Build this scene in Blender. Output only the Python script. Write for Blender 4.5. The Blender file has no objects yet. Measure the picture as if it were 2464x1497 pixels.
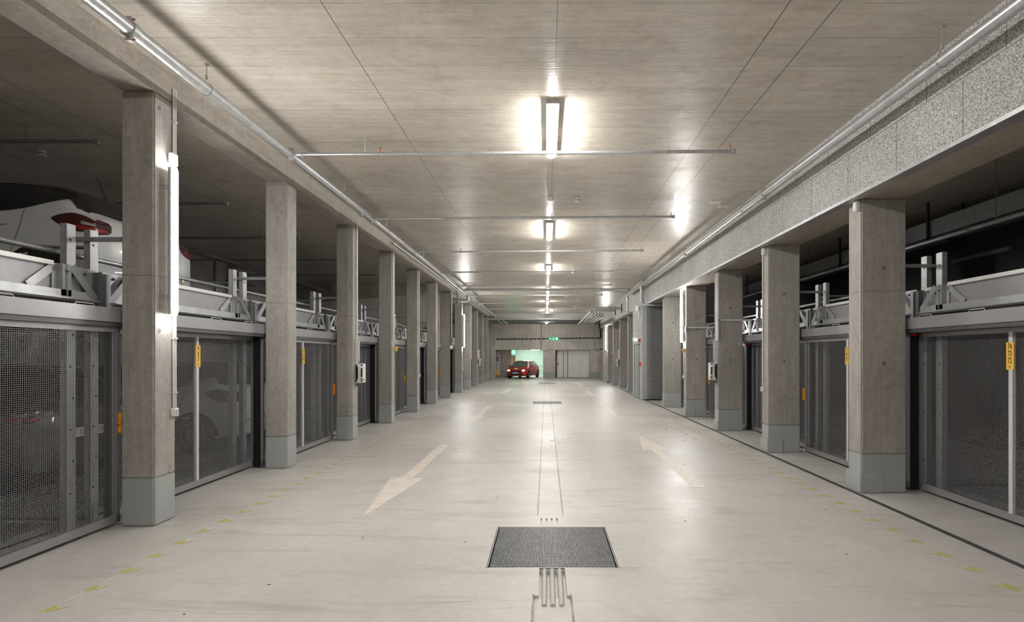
import bpy, math, random
from mathutils import Vector, Matrix
from mathutils.bvhtree import BVHTree

# ------------------------------------------------------------------ camera, world, exposure
SC = bpy.context.scene
COL = SC.collection
cam_d = bpy.data.cameras.new('camera'); cam = bpy.data.objects.new('camera', cam_d); COL.objects.link(cam)
cam.location = (0, 0, 1.65); cam.rotation_euler = (math.pi / 2, 0, 0)
cam_d.sensor_width = 36; cam_d.sensor_fit = 'HORIZONTAL'
cam_d.lens = 1300 / 2464 * 36
cam_d.shift_x = -(1314 - 1232) / 2464
cam_d.shift_y = (857 - 748.5) / 2464
cam_d.clip_start = .05; cam_d.clip_end = 200
SC.camera = cam
SC.view_settings.view_transform = 'Standard'; SC.view_settings.look = 'None'
SC.view_settings.gamma = 1; SC.view_settings.use_curve_mapping = False
SC.view_settings.exposure = 0.0
w = bpy.data.worlds.new('world'); SC.world = w; w.use_nodes = True
w.node_tree.nodes['Background'].inputs[0].default_value = (.8, .85, 1, 1)
w.node_tree.nodes['Background'].inputs[1].default_value = 0.0
LAMP = 262.0       # ceiling luminaires
TUBE = 165.0       # wall tubes
SC.cycles.max_bounces = 8; SC.cycles.diffuse_bounces = 5; SC.cycles.glossy_bounces = 3; SC.cycles.use_adaptive_sampling = True; SC.cycles.adaptive_threshold = .02
SC.cycles.sample_clamp_indirect = 12; SC.cycles.use_denoising = True
SC.cycles.caustics_reflective = False; SC.cycles.caustics_refractive = False

R = random.Random(7)
H = 1.65; CZ = 4.50          # eye height, ceiling height

# ------------------------------------------------------------------ materials
class NT:
    def __init__(s, name):
        s.m = bpy.data.materials.new(name); s.m.use_nodes = True
        s.t = s.m.node_tree; s.n = s.t.nodes; s.l = s.t.links
        s.b = s.n['Principled BSDF']; s._p = None
    def node(s, typ, **kw):
        n = s.n.new(typ)
        for k, v in kw.items(): setattr(n, k, v)
        return n
    def put(s, sock, v):
        if isinstance(v, bpy.types.NodeSocket): s.l.new(v, sock)
        elif isinstance(v, (tuple, list)) and sock.type == 'RGBA': sock.default_value = (*v, 1)[:4]
        else: sock.default_value = v
    def math(s, op, a, b=None, c=None, clamp=False):
        n = s.node('ShaderNodeMath', operation=op, use_clamp=clamp)
        for i, v in enumerate((a, b, c)):
            if v is not None: s.put(n.inputs[i], v)
        return n.outputs[0]
    def pos(s):
        if not s._p:
            g = s.node('ShaderNodeNewGeometry'); x = s.node('ShaderNodeSeparateXYZ')
            s.l.new(g.outputs['Position'], x.inputs[0]); s._p = (g.outputs['Position'], x.outputs)
        return s._p
    def noise(s, scale=(1, 1, 1), f=1.0, detail=4, rough=.6, off=(0, 0, 0)):
        mp = s.node('ShaderNodeMapping'); s.l.new(s.pos()[0], mp.inputs[0])
        mp.inputs['Scale'].default_value = scale; mp.inputs['Location'].default_value = off
        n = s.node('ShaderNodeTexNoise'); s.l.new(mp.outputs[0], n.inputs['Vector'])
        n.inputs['Scale'].default_value = f; n.inputs['Detail'].default_value = detail; n.inputs['Roughness'].default_value = rough
        return n.outputs['Fac']
    def remap(s, v, a, b, c=0., d=1.):
        n = s.node('ShaderNodeMapRange'); s.put(n.inputs[0], v)
        for i, q in enumerate((a, b, c, d)): n.inputs[i + 1].default_value = q
        return n.outputs[0]
    def mix(s, f, a, b):
        n = s.node('ShaderNodeMix', data_type='RGBA'); s.put(n.inputs['Factor'], f)
        s.put(n.inputs['A'], a); s.put(n.inputs['B'], b); return n.outputs['Result']
    def scale(s, col, f):
        n = s.node('ShaderNodeVectorMath', operation='SCALE'); s.put(n.inputs[0], col); s.put(n.inputs['Scale'], f)
        return n.outputs[0]
    def lines(s, v, period, off, wd):
        q = s.math('FLOORED_MODULO', s.math('SUBTRACT', v, off), period)
        return s.math('LESS_THAN', q, wd)
    def near(s, v, at, wd):
        return s.math('LESS_THAN', s.math('ABSOLUTE', s.math('SUBTRACT', v, at)), wd)
    def bump(s, h, st, dist=.01):
        n = s.node('ShaderNodeBump'); s.put(n.inputs['Height'], h)
        n.inputs['Strength'].default_value = st; n.inputs['Distance'].default_value = dist
        s.l.new(n.outputs[0], s.b.inputs['Normal'])
    def done(s, col, rough=.5, metal=0.):
        s.put(s.b.inputs['Base Color'], col); s.put(s.b.inputs['Roughness'], rough); s.put(s.b.inputs['Metallic'], metal)
        return s.m

def plain(name, col, rough=.5, metal=0., emit=None, es=1., coat=0., vary=.12, f=14.):
    t = NT(name)
    n = t.noise(f=f, detail=3)
    c = t.scale(col, t.remap(n, .3, .7, 1 - vary, 1 + vary))
    if emit:
        t.put(t.b.inputs['Emission Color'], emit); t.b.inputs['Emission Strength'].default_value = es
    t.b.inputs['Coat Weight'].default_value = coat
    return t.done(c, rough, metal)

def concrete(name, col, streak=(3, 3, 18), rough=.6, warm=.5, joints=None):
    t = NT(name)
    big = t.noise(f=.9, detail=5); st = t.noise(scale=streak, f=1.3, detail=5, rough=.65)
    fine = t.noise(f=70, detail=2); blot = t.noise(f=5.5, detail=6, rough=.7, off=(3, 7, 1))
    k = t.math('ADD', t.remap(big, .3, .7, .84, 1.12), t.remap(st, .3, .7, -.13, .13))
    k = t.math('ADD', k, t.remap(fine, .3, .7, -.10, .10))
    k = t.math('ADD', k, t.remap(t.noise(f=17, detail=6, rough=.75, off=(1, 8, 3)), .3, .7, -.13, .13))
    c = t.scale(col, k)
    c = t.mix(t.remap(blot, .52, .74, 0, warm), c, t.scale((col[0] * .80, col[1] * .70, col[2] * .58), k))
    v = t.node('ShaderNodeTexVoronoi'); t.l.new(t.pos()[0], v.inputs['Vector']); v.inputs['Scale'].default_value = 11
    pore = t.math('LESS_THAN', v.outputs['Distance'], .045)
    c = t.mix(t.math('MULTIPLY', pore, .75), c, (.08, .07, .06))
    v2 = t.node('ShaderNodeTexVoronoi'); t.l.new(t.pos()[0], v2.inputs['Vector']); v2.inputs['Scale'].default_value = 34
    c = t.mix(t.math('MULTIPLY', t.math('LESS_THAN', v2.outputs['Distance'], .09), .5), c, (.10, .09, .08))
    cr = t.math('ABSOLUTE', t.math('SUBTRACT', t.noise(scale=(7, 7, .35), f=1.6, detail=3, off=(5, 2, 9)), .5))
    c = t.mix(t.math('MULTIPLY', t.math('LESS_THAN', cr, .0035), .45), c, (.12, .10, .085))
    if joints:
        for ax, per, off, wd in joints:
            o = t.pos()[1][ax]
            m = t.lines(o, per, off, wd) if per else t.near(o, off, wd)
            c = t.mix(t.math('MULTIPLY', m, .6), c, (.10, .085, .07))
    t.bump(t.math('ADD', st, t.math('MULTIPLY', fine, .5)), .25, .006)
    return t.done(c, t.remap(blot, .3, .7, rough - .08, rough + .08))

def ceiling_mat():
    t = NT('ceiling_concrete'); p = t.pos()[1]; X, Y = p[0], p[1]
    big = t.noise(f=.55, detail=5); st = t.noise(scale=(1.1, 14, 1), f=1.2, detail=6, rough=.7)
    st2 = t.noise(scale=(.35, 60, 1), f=1.0, detail=3, rough=.6, off=(2, 5, 0))
    fine = t.noise(f=60, detail=2); blot = t.noise(scale=(1, 1.6, 1), f=2.3, detail=7, rough=.75, off=(4, 1, 2))
    cell = t.math('FLOOR', t.math('DIVIDE', t.math('SUBTRACT', Y, 4.36), .472))
    wn = t.node('ShaderNodeTexWhiteNoise', noise_dimensions='1D'); t.l.new(cell, wn.inputs['W'])
    k = t.math('ADD', t.remap(big, .3, .7, .88, 1.1), t.remap(st, .3, .7, -.11, .11))
    k = t.math('ADD', k, t.remap(wn.outputs['Value'], 0, 1, -.05, .05)); k = t.math('ADD', k, t.remap(t.noise(f=9, detail=7, rough=.75, off=(1, 4, 3)), .3, .7, -.10, .10))
    k = t.math('ADD', k, t.remap(st2, .3, .7, -.06, .06)); k = t.math('ADD', k, t.remap(fine, .3, .7, -.04, .04))
    base = (.61, .556, .485)
    c = t.scale(base, k)
    c = t.mix(t.remap(blot, .5, .75, 0, .7), c, t.scale((.40, .33, .24), k))
    ins = t.math('MULTIPLY', t.math('GREATER_THAN', X, 1.96), t.math('LESS_THAN', X, 2.366))
    wob = t.noise(scale=(2.5, 2.5, 1), f=1.5, detail=2)
    tr = t.math('MULTIPLY', t.lines(Y, .472, 4.36, .006), t.math('SUBTRACT', 1, ins))
    j = t.math('MULTIPLY', tr, t.remap(wob, .35, .6, .15, .85))
    for a, wd in ((.093, .003), (-1.81, .004), (1.96, .005), (2.366, .005), (-5.6, .006), (-6.07, .006), (5.8, .006)):
        j = t.math('MAXIMUM', j, t.math('MULTIPLY', t.near(X, a, wd), .9))
    c = t.mix(j, c, (.10, .08, .06))
    t.bump(t.math('ADD', t.math('ADD', st, st2), t.math('MULTIPLY', t.noise(scale=(6, 20, 1), f=2, detail=4), .8)), .35, .006)
    return t.done(c, t.remap(blot, .3, .7, .27, .44))

def floor_mat():
    t = NT('floor_coating'); p = t.pos()[1]
    big = t.noise(f=.5, detail=5); st = t.noise(scale=(.5, 3.4, 1), f=1.1, detail=7, rough=.7)
    st.node.inputs['Distortion'].default_value = .9
    fine = t.noise(f=45, detail=3); spot = t.noise(f=7, detail=8, rough=.75, off=(9, 3, 0))
    k = t.math('ADD', t.remap(big, .3, .7, .93, 1.05), t.remap(fine, .3, .7, -.035, .035))
    c = t.scale((.525, .507, .478), k)
    c = t.scale(c, t.remap(t.noise(f=11, detail=7, rough=.8, off=(2, 2, 5)), .3, .7, .91, 1.07))
    c = t.scale(c, t.remap(t.noise(f=2.2, detail=5, rough=.7, off=(7, 1, 5)), .3, .7, .93, 1.05))
    c = t.mix(t.remap(st, .535, .70, 0, .60), c, t.scale((.31, .275, .23), k))
    st3 = t.noise(scale=(1.6, 9, 1), f=1.5, detail=7, rough=.75, off=(3, 9, 1)); st3.node.inputs['Distortion'].default_value = 1.2
    c = t.mix(t.remap(st3, .58, .72, 0, .5), c, (.26, .225, .18))
    c = t.mix(t.remap(spot, .62, .74, 0, .6), c, (.26, .21, .16))
    vv = t.node('ShaderNodeTexVoronoi'); t.l.new(t.pos()[0], vv.inputs['Vector']); vv.inputs['Scale'].default_value = 9
    c = t.mix(t.math('MULTIPLY', t.math('LESS_THAN', vv.outputs['Distance'], .035), .6), c, (.12, .09, .07))
    X, Y = p[0], p[1]
    g = t.math('MAXIMUM', t.near(X, -.086, .008), t.near(X, .174, .008)); g = t.math('MULTIPLY', g, t.math('GREATER_THAN', Y, 5.6)); g = t.math('MULTIPLY', g, t.math('LESS_THAN', Y, 35.7))
    e = t.math('MAXIMUM', t.near(X, -.088, .008), t.near(X, .172, .008)); g = t.math('MAXIMUM', g, t.math('MULTIPLY', e, t.math('LESS_THAN', Y, 3.75)))
    c = t.mix(t.math('MULTIPLY', g, t.remap(spot, .35, .6, .45, .95)), c, (.17, .145, .12))
    t.bump(t.math('ADD', t.noise(f=120, detail=2), t.math('MULTIPLY', t.noise(f=9, detail=3), 2.)), .22, .004)
    return t.done(c, t.remap(big, .35, .65, .34, .50))

def woodwool(name, a, b, joints, sc=95., dark=False):
    t = NT(name)
    n = t.noise(f=sc, detail=3, rough=.7); n2 = t.noise(f=1.3, detail=3)
    c = t.mix(t.remap(n, .42, .56), b, a)
    c = t.scale(c, t.remap(n2, .3, .7, .92, 1.08))
    p = t.pos()[1]
    for j in joints:
        ax, per, off, wd = j[:4]
        m = t.lines(p[ax], per, off, wd) if per else t.near(p[ax], off, wd)
        if len(j) > 4:
            z = t.math('GREATER_THAN', p[2], j[4]) if j[5] else t.math('LESS_THAN', p[2], j[4])
            m = t.math('MULTIPLY', m, z)
        c = t.mix(t.math('MULTIPLY', m, .75), c, (.09, .085, .08))
    t.bump(n, .5, .004)
    return t.done(c, .9)

def galv(name, col=(.47, .48, .49), rough=.38, metal=.6, f=80.):
    t = NT(name)
    v = t.node('ShaderNodeTexVoronoi'); t.l.new(t.pos()[0], v.inputs['Vector']); v.inputs['Scale'].default_value = f
    g = t.node('ShaderNodeRGBToBW'); t.l.new(v.outputs['Color'], g.inputs[0])
    c = t.scale(col, t.math('MULTIPLY', t.remap(g.outputs[0], 0, 1, .90, 1.07), t.remap(t.noise(f=9, detail=4), .3, .7, .88, 1.1)))
    return t.done(c, t.remap(g.outputs[0], 0, 1, rough - .06, rough + .12), metal)

M = {}
M['ceil'] = ceiling_mat()
M['floor'] = floor_mat()
M['col'] = concrete('column_concrete', (.355, .336, .312), streak=(9, 9, 1.1), joints=[(2, 0, 2.43, .004)])
M['beam'] = concrete('beam_concrete', (.40, .37, .33), streak=(1.5, 1.6, 12), joints=[(1, 2.7, .55, .008)])
M['soffit'] = concrete('soffit_concrete', (.36, .315, .26), streak=(10, 1.2, 1), warm=.9)
M['wall'] = concrete('wall_concrete', (.58, .54, .485), streak=(6, 6, 1), joints=[(0, 1.35, .2, .008), (2, 0, 3.0, .006)])
M['wall_dark'] = concrete('bay_wall_concrete', (.52, .50, .47), streak=(4, 4, 1), joints=[(1, 2.7, .9, .008), (2, 0, 2.75, .008)])
M['fascia'] = woodwool('fascia_board', (.66, .66, .65), (.17, .168, .16),
                       [(1, .905, .225, .010, 4.10, False), (1, .905, -.225, .010, 4.10, True), (2, 0, 4.10, .004)], sc=105)
M['ww_dark'] = woodwool('core_board', (.30, .30, .30), (.13, .13, .13), [(2, .57, .13, .010)])
M['ww_light'] = woodwool('core_face_board', (.47, .47, .46), (.38, .38, .37), [(2, .57, .38, .010)])
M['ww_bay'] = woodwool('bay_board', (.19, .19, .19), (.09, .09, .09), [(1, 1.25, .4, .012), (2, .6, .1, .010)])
M['paint'] = plain('grey_green_paint', (.365, .385, .383), .38, vary=.04, f=4)
M['paintw'] = plain('arrow_paint', (.66, .60, .53), .5, vary=.14, f=9)
M['galv'] = galv('galvanised_steel')
M['galv_d'] = galv('weathered_zinc', (.34, .35, .36), .42)
M['pipe'] = galv('zinc_pipe', (.50, .51, .52), .34, .62, 30)
M['alu'] = plain('grey_aluminium', (.31, .31, .32), .42, .35, vary=.04)
M['alu_l'] = plain('pale_aluminium', (.66, .66, .65), .42, .15, vary=.04)
M['wire'] = plain('mesh_wire', (.31, .31, .32), .4, .55, vary=.08)
M['black'] = plain('black_rubber', (.004, .004, .0045), .95)
M['dark'] = plain('dark_steel', (.05, .05, .053), .5, .4)
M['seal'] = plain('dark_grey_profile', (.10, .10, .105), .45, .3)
M['white'] = plain('white_plastic', (.74, .74, .73), .35, vary=.03)
M['grey'] = plain('grey_plastic', (.50, .50, .50), .4, vary=.03)
M['brass'] = plain('brass', (.55, .30, .10), .35, .9)
M['copper'] = plain('copper_red', (.55, .20, .07), .4, .6)
M['orange'] = plain('orange_plastic', (.85, .33, .02), .4)
M['yellow'] = plain('yellow_plastic', (.86, .62, .02), .4)
M['sign_y'] = plain('yellow_sign', (.87, .52, .07), .45, vary=.03)
M['ink'] = plain('black_ink', (.015, .013, .01), .5)
M['red'] = plain('red_plastic', (.62, .015, .012), .35)
M['green'] = plain('green_plastic', (.02, .22, .07), .4)
M['tape'] = plain('old_yellow_tape', (.47, .42, .15), .6, vary=.1)
M['chalk'] = plain('chalk', (.72, .70, .66), .8)
M['leaf'] = plain('dry_leaf', (.16, .06, .025), .7, vary=.4)
M['leaf2'] = plain('pale_dry_leaf', (.42, .25, .10), .7, vary=.3)
M['lamp'] = plain('lamp_diffuser', (.9, .9, .9), .3, emit=(1., .97, .925), es=LAMP)
M['tube'] = plain('tube_diffuser', (.9, .9, .9), .3, emit=(1., .98, .945), es=TUBE)
M['screen'] = plain('lit_display', (.1, .1, .3), .2, emit=(.35, .4, 1.), es=1.1)
M['led_g'] = plain('green_led', (0, .3, .1), .2, emit=(.05, 1, .35), es=1.5)
M['led_y'] = plain('yellow_button', (.7, .5, .02), .3)
M['exit_g'] = plain('exit_green', (0, .25, .12), .3, emit=(.01, .42, .16), es=.8)
M['exit_w'] = plain('exit_white', (.8, .85, .8), .3, emit=(.8, 1, .9), es=1.1)
M['sig_g'] = plain('green_signal_lens', (0, .4, .15), .3, emit=(.02, 1., .32), es=30.)
M['head'] = plain('headlamp_glow', (.9, .9, .8), .3, emit=(1., .93, .75), es=14.)
M['bayl'] = plain('bay_lamp', (.9, .9, .9), .3, emit=(.92, 1., .95), es=30.)
M['mint'] = plain('mint_bay_wall', (.60, .73, .65), .5, vary=.03)
M['mint2'] = plain('pale_bay_panel', (.75, .77, .76), .5, vary=.03)
M['doorw'] = plain('pale_door_paint', (.78, .775, .765), .45, vary=.03)
M['doorg'] = plain('grey_green_door', (.26, .31, .31), .4, vary=.05)
M['carw'] = plain('white_car_paint', (.62, .64, .67), .25, coat=.8, vary=.01)
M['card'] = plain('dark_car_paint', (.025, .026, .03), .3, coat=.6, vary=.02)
M['carr'] = plain('red_car_paint', (.50, .03, .022), .28, coat=.8, vary=.02)
M['glass'] = plain('dark_car_glass', (.012, .012, .014), .06, coat=.6)
M['glass_t'] = plain('green_reflection_glass', (.12, .20, .19), .08, coat=.5)  # green reflection put into the glass colour
M['tail'] = plain('smoked_tail_lens', (.045, .004, .006), .08, coat=1)
M['tailr'] = plain('red_reflector', (.33, .012, .014), .2)
M['rev'] = plain('reverse_lens', (.30, .27, .27), .15)
M['tyre'] = plain('tyre_rubber', (.02, .02, .022), .8)
M['rim'] = plain('alloy_rim', (.45, .45, .46), .3, .8)
M['platew'] = plain('plate_white', (.75, .75, .75), .4)
M['blue'] = plain('plate_blue', (.02, .08, .45), .4)
M['deck'] = galv('corrugated_deck', (.34, .35, .36), .38, .8, 12)

# ------------------------------------------------------------------ mesh helpers
ORG = {}
class MB:
    def __init__(s): s.v = []; s.f = []
    def quadbox(s, P):
        b = len(s.v); s.v += [tuple(p) for p in P]
        s.f += [(b, b + 3, b + 2, b + 1), (b + 4, b + 5, b + 6, b + 7), (b, b + 1, b + 5, b + 4), (b + 1, b + 2, b + 6, b + 5), (b + 2, b + 3, b + 7, b + 6), (b + 3, b, b + 4, b + 7)]
        return s
    def box(s, x0, x1, y0, y1, z0, z1):
        x0, x1 = min(x0, x1), max(x0, x1); y0, y1 = min(y0, y1), max(y0, y1); z0, z1 = min(z0, z1), max(z0, z1)
        return s.quadbox([(x0, y0, z0), (x1, y0, z0), (x1, y1, z0), (x0, y1, z0), (x0, y0, z1), (x1, y0, z1), (x1, y1, z1), (x0, y1, z1)])
    def cyl(s, p0, p1, r, n=14, r1=None, cap=True):
        p0, p1 = Vector(p0), Vector(p1); r1 = r if r1 is None else r1
        d = (p1 - p0).normalized(); a = d.orthogonal().normalized(); c = d.cross(a)
        b = len(s.v)
        for q, rr in ((p0, r), (p1, r1)):
            for i in range(n):
                t = 2 * math.pi * i / n; s.v.append(tuple(q + (a * math.cos(t) + c * math.sin(t)) * rr))
        for i in range(n):
            j = (i + 1) % n; s.f.append((b + i, b + j, b + n + j, b + n + i))
        if cap: s.f.append(tuple(b + i for i in reversed(range(n)))); s.f.append(tuple(b + n + i for i in range(n)))
        return s
    def tube(s, pts, r, n=10):
        pts = [Vector(p) for p in pts]; b = len(s.v); m = len(pts); up = None
        for k, p in enumerate(pts):
            d = (pts[min(k + 1, m - 1)] - pts[max(k - 1, 0)]).normalized()
            if up is None: up = d.orthogonal().normalized()
            a = (up - d * up.dot(d)); a = a.normalized() if a.length > 1e-6 else d.orthogonal().normalized()
            up = a; c = d.cross(a)
            for i in range(n):
                t = 2 * math.pi * i / n; s.v.append(tuple(p + (a * math.cos(t) + c * math.sin(t)) * r))
        for k in range(m - 1):
            for i in range(n):
                j = (i + 1) % n; s.f.append((b + k * n + i, b + k * n + j, b + (k + 1) * n + j, b + (k + 1) * n + i))
        s.f.append(tuple(b + i for i in reversed(range(n)))); s.f.append(tuple(b + (m - 1) * n + i for i in range(n)))
        return s
    def prism(s, pts, dvec):
        b = len(s.v); n = len(pts); d = Vector(dvec)
        s.v += [tuple(p) for p in pts] + [tuple(Vector(p) + d) for p in pts]
        s.f.append(tuple(b + i for i in reversed(range(n)))); s.f.append(tuple(b + n + i for i in range(n)))
        for i in range(n):
            j = (i + 1) % n; s.f.append((b + i, b + j, b + n + j, b + n + i))
        return s
    def lathe(s, c, prof, axis=(0, 0, 1), n=20):
        c = Vector(c); d = Vector(axis).normalized(); a = d.orthogonal().normalized(); e = d.cross(a); b = len(s.v)
        for r, h in prof:
            for i in range(n):
                t = 2 * math.pi * i / n; s.v.append(tuple(c + d * h + (a * math.cos(t) + e * math.sin(t)) * r))
        for k in range(len(prof) - 1):
            for i in range(n):
                j = (i + 1) % n; s.f.append((b + k * n + i, b + k * n + j, b + (k + 1) * n + j, b + (k + 1) * n + i))
        s.f.append(tuple(b + i for i in reversed(range(n)))); s.f.append(tuple(b + (len(prof) - 1) * n + i for i in range(n)))
        return s
    def build(s, name, mat, parent=None, smooth=False, bevel=0):
        o0 = Vector(ORG.get(parent.name, (0, 0, 0))) if parent else Vector((0, 0, 0))
        me = bpy.data.meshes.new(name)
        me.from_pydata([tuple(Vector(v) - o0) for v in s.v], [], s.f); me.validate(); me.update()
        import bmesh
        bm = bmesh.new(); bm.from_mesh(me); bmesh.ops.recalc_face_normals(bm, faces=bm.faces)
        if bevel:
            es = [e for e in bm.edges if len(e.link_faces) == 2 and e.calc_face_angle(0) > .9]
            bmesh.ops.bevel(bm, geom=es, offset=bevel, segments=2, affect='EDGES', clamp_overlap=True)
        bm.to_mesh(me); bm.free()
        me.materials.append(M[mat] if isinstance(mat, str) else mat)
        if smooth:
            me.polygons.foreach_set('use_smooth', [True] * len(me.polygons))
            me.set_sharp_from_angle(angle=math.radians(38))
        o = bpy.data.objects.new(name, me); COL.objects.link(o)
        if parent: o.parent = parent; ORG[o.name] = tuple(o0)
        return o

def tag(o, label, cat=None, group=None, kind=None):
    if label: o['label'] = label
    if cat: o['category'] = cat
    if group: o['group'] = group
    if kind: o['kind'] = kind
    return o
def thing(name, label, cat, loc=(0, 0, 0), rz=0., group=None, kind=None):
    o = bpy.data.objects.new(name, None); COL.objects.link(o); o.location = loc; o.rotation_euler = (0, 0, rz)
    o.empty_display_size = .2
    ORG[o.name] = tuple(loc) if rz == 0 else (0, 0, 0)
    return tag(o, label, cat, group, kind)
def children(o): return [c for c in bpy.data.objects if c.parent == o]
def copy_tree(o, parent=None):
    c = o.copy(); COL.objects.link(c); c.parent = parent
    for ch in KIDS.get(o.name) or children(o): copy_tree(ch, c)
    return c
KIDS = {}
def bx(*a): return MB().box(*a)
def text(name, s, size, mat, parent, mtx):
    cu = bpy.data.curves.new(name, 'FONT'); cu.body = s; cu.size = size; cu.align_x = 'CENTER'; cu.align_y = 'CENTER'; cu.extrude = .0008
    to = bpy.data.objects.new('t', cu); COL.objects.link(to)
    bpy.context.view_layer.update()
    me = bpy.data.meshes.new_from_object(to.evaluated_get(bpy.context.evaluated_depsgraph_get()))
    bpy.data.objects.remove(to); me.name = name; me.transform(mtx)
    me.transform(Matrix.Translation(-Vector(ORG.get(parent.name, (0, 0, 0)))))
    me.materials.clear(); me.materials.append(M[mat])
    o = bpy.data.objects.new(name, me); COL.objects.link(o); o.parent = parent; return o
ORD = ['nearest', 'second nearest', 'third nearest', 'fourth nearest', 'fifth nearest', 'sixth nearest', 'seventh nearest', 'eighth nearest',
       'ninth nearest', 'tenth nearest', 'eleventh nearest', 'twelfth nearest', 'thirteenth nearest', 'fourteenth nearest', 'fifteenth nearest', 'sixteenth nearest']
SIDE = {-1: 'left', 1: 'right'}

# ------------------------------------------------------------------ setting: floor
YN, YF = -6.0, 40.6
XW = 9.9
spec = [(-.468, .57, 4.206, 5.22, -.35), (-.468, .55, 18.65, 19.66, -.35), (-.468, .55, 32.5, 33.5, -.35)]
for a, b in ((5.62, 18.5), (19.8, 32.35), (33.65, 35.6)):
    spec += [(-.092, -.080, a, b, -.012), (.168, .180, a, b, -.012), (-.080, .168, a, b, -.003)]
spec += [(-.092, .180, 19.8, 19.82, -.012), (-.092, .180, 18.48, 18.5, -.012), (-.092, .180, 35.57, 35.6, -.012)]
for k in range(4): spec.append((-.055 + k * .052, -.04 + k * .052, 5.22, 5.5, -.02))
spec += [(-.052, .146, 3.72, 4.206, -.045), (-.085, .170, YN, 3.72, -.018)]
spec += [(3.70, 3.775, YN, 20.15, -.05), (3.70, 3.775, 22.45, 36.4, -.05)]
xs = sorted({-XW, XW, *[v for q in spec for v in q[:2]]}); ys = sorted({YN, 48.2, *[v for q in spec for v in q[2:4]]})
def zc(x, y):
    z = 0.
    for q in spec:
        if q[0] < x < q[1] and q[2] < y < q[3]: z = min(z, q[4])
    return z
fl = MB(); Z = {}
for i in range(len(xs) - 1):
    for j in range(len(ys) - 1):
        Z[i, j] = z = zc((xs[i] + xs[i + 1]) / 2, (ys[j] + ys[j + 1]) / 2)
        b = len(fl.v); fl.v += [(xs[i], ys[j], z), (xs[i + 1], ys[j], z), (xs[i + 1], ys[j + 1], z), (xs[i], ys[j + 1], z)]
        fl.f.append((b, b + 1, b + 2, b + 3))
for (i, j), z in Z.items():
    for di, dj in ((1, 0), (0, 1)):
        z2 = Z.get((i + di, j + dj))
        if z2 is None or z2 == z: continue
        b = len(fl.v)
        if di: x = xs[i + 1]; fl.v += [(x, ys[j], z), (x, ys[j + 1], z), (x, ys[j + 1], z2), (x, ys[j], z2)]
        else: y = ys[j + 1]; fl.v += [(xs[i], y, z), (xs[i + 1], y, z), (xs[i + 1], y, z2), (xs[i], y, z2)]
        fl.f.append((b, b + 1, b + 2, b + 3))
me = bpy.data.meshes.new('floor'); me.from_pydata(fl.v, [], fl.f); me.materials.append(M['floor'])
floor = bpy.data.objects.new('floor', me); COL.objects.link(floor)
tag(floor, 'pale grey coated concrete floor of the parking aisle', 'floor', kind='structure')
for X in (-.0125, .046, .1045):
    MB().cyl((X, 3.60, -.022), (X, 4.204, -.022), .0205, 16).build('gutter_rib', 'floor', floor, True)
MB().box(-.052, .146, 4.19, 4.204, -.15, -.012).build('gutter_end_plate', 'grey', floor)

# ------------------------------------------------------------------ setting: ceiling, walls, beams
def struct(mb, name, mat, label, cat, bevel=0):
    return tag(mb.build(name, mat, bevel=bevel), label, cat, kind='structure')
struct(bx(-XW - .2, XW + .2, YN - .2, 41., CZ, CZ + .25), 'ceiling', 'ceil', 'board-marked beige concrete ceiling slab', 'ceiling')
struct(bx(-XW - .2, -XW, YN, 40.6, -.1, CZ), 'wall_left', 'wall_dark', 'concrete back wall behind the left parking bays', 'wall')
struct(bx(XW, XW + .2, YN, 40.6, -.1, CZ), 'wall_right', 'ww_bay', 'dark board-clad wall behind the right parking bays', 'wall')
struct(bx(-XW, XW, YN - .2, YN, -.1, CZ), 'wall_front', 'wall', 'concrete wall behind the camera', 'wall')
struct(bx(-XW, -4.25, 21.42, 21.62, 0, CZ), 'wall_cross_left', 'wall_dark', 'concrete cross wall closing the left parking bays', 'wall')
struct(bx(4.37, XW, 20.2, 22.45, 0, CZ), 'wall_core_right', 'ww_dark', 'grey board wall behind the stair core', 'wall')
# beams: left 28 cm deep, right 94 cm deep with acoustic boards
lb = bx(-4.10, -3.79, YN, 35.9, 4.22, CZ)
struct(lb, 'trim_1', 'beam', 'slim concrete beam along the top of the left columns', 'beam')
struct(bx(3.78, 4.33, YN, 36.6, 3.55, CZ), 'trim_2', 'soffit', 'deep concrete beam along the top of the right columns', 'beam')
struct(bx(3.67, 3.78, YN, 20.2, 3.553, CZ), 'trim_3', 'fascia', 'speckled grey acoustic boards on the right beam', 'cladding')
struct(bx(3.67, 3.78, 22.45, 36.6, 3.80, CZ).box(3.66, 3.78, 22.45, 36.6, 3.553, 3.80), 'trim_4', 'ww_light', 'pale grey boards on the far right beam', 'cladding')
struct(bx(3.655, 3.785, YN, 20.18, 3.535, 3.552).box(3.655, 3.67, YN, 20.18, 3.552, 3.575), 'trim_5', 'pipe', 'thin metal edge strip under the grey boards', 'trim')
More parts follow.
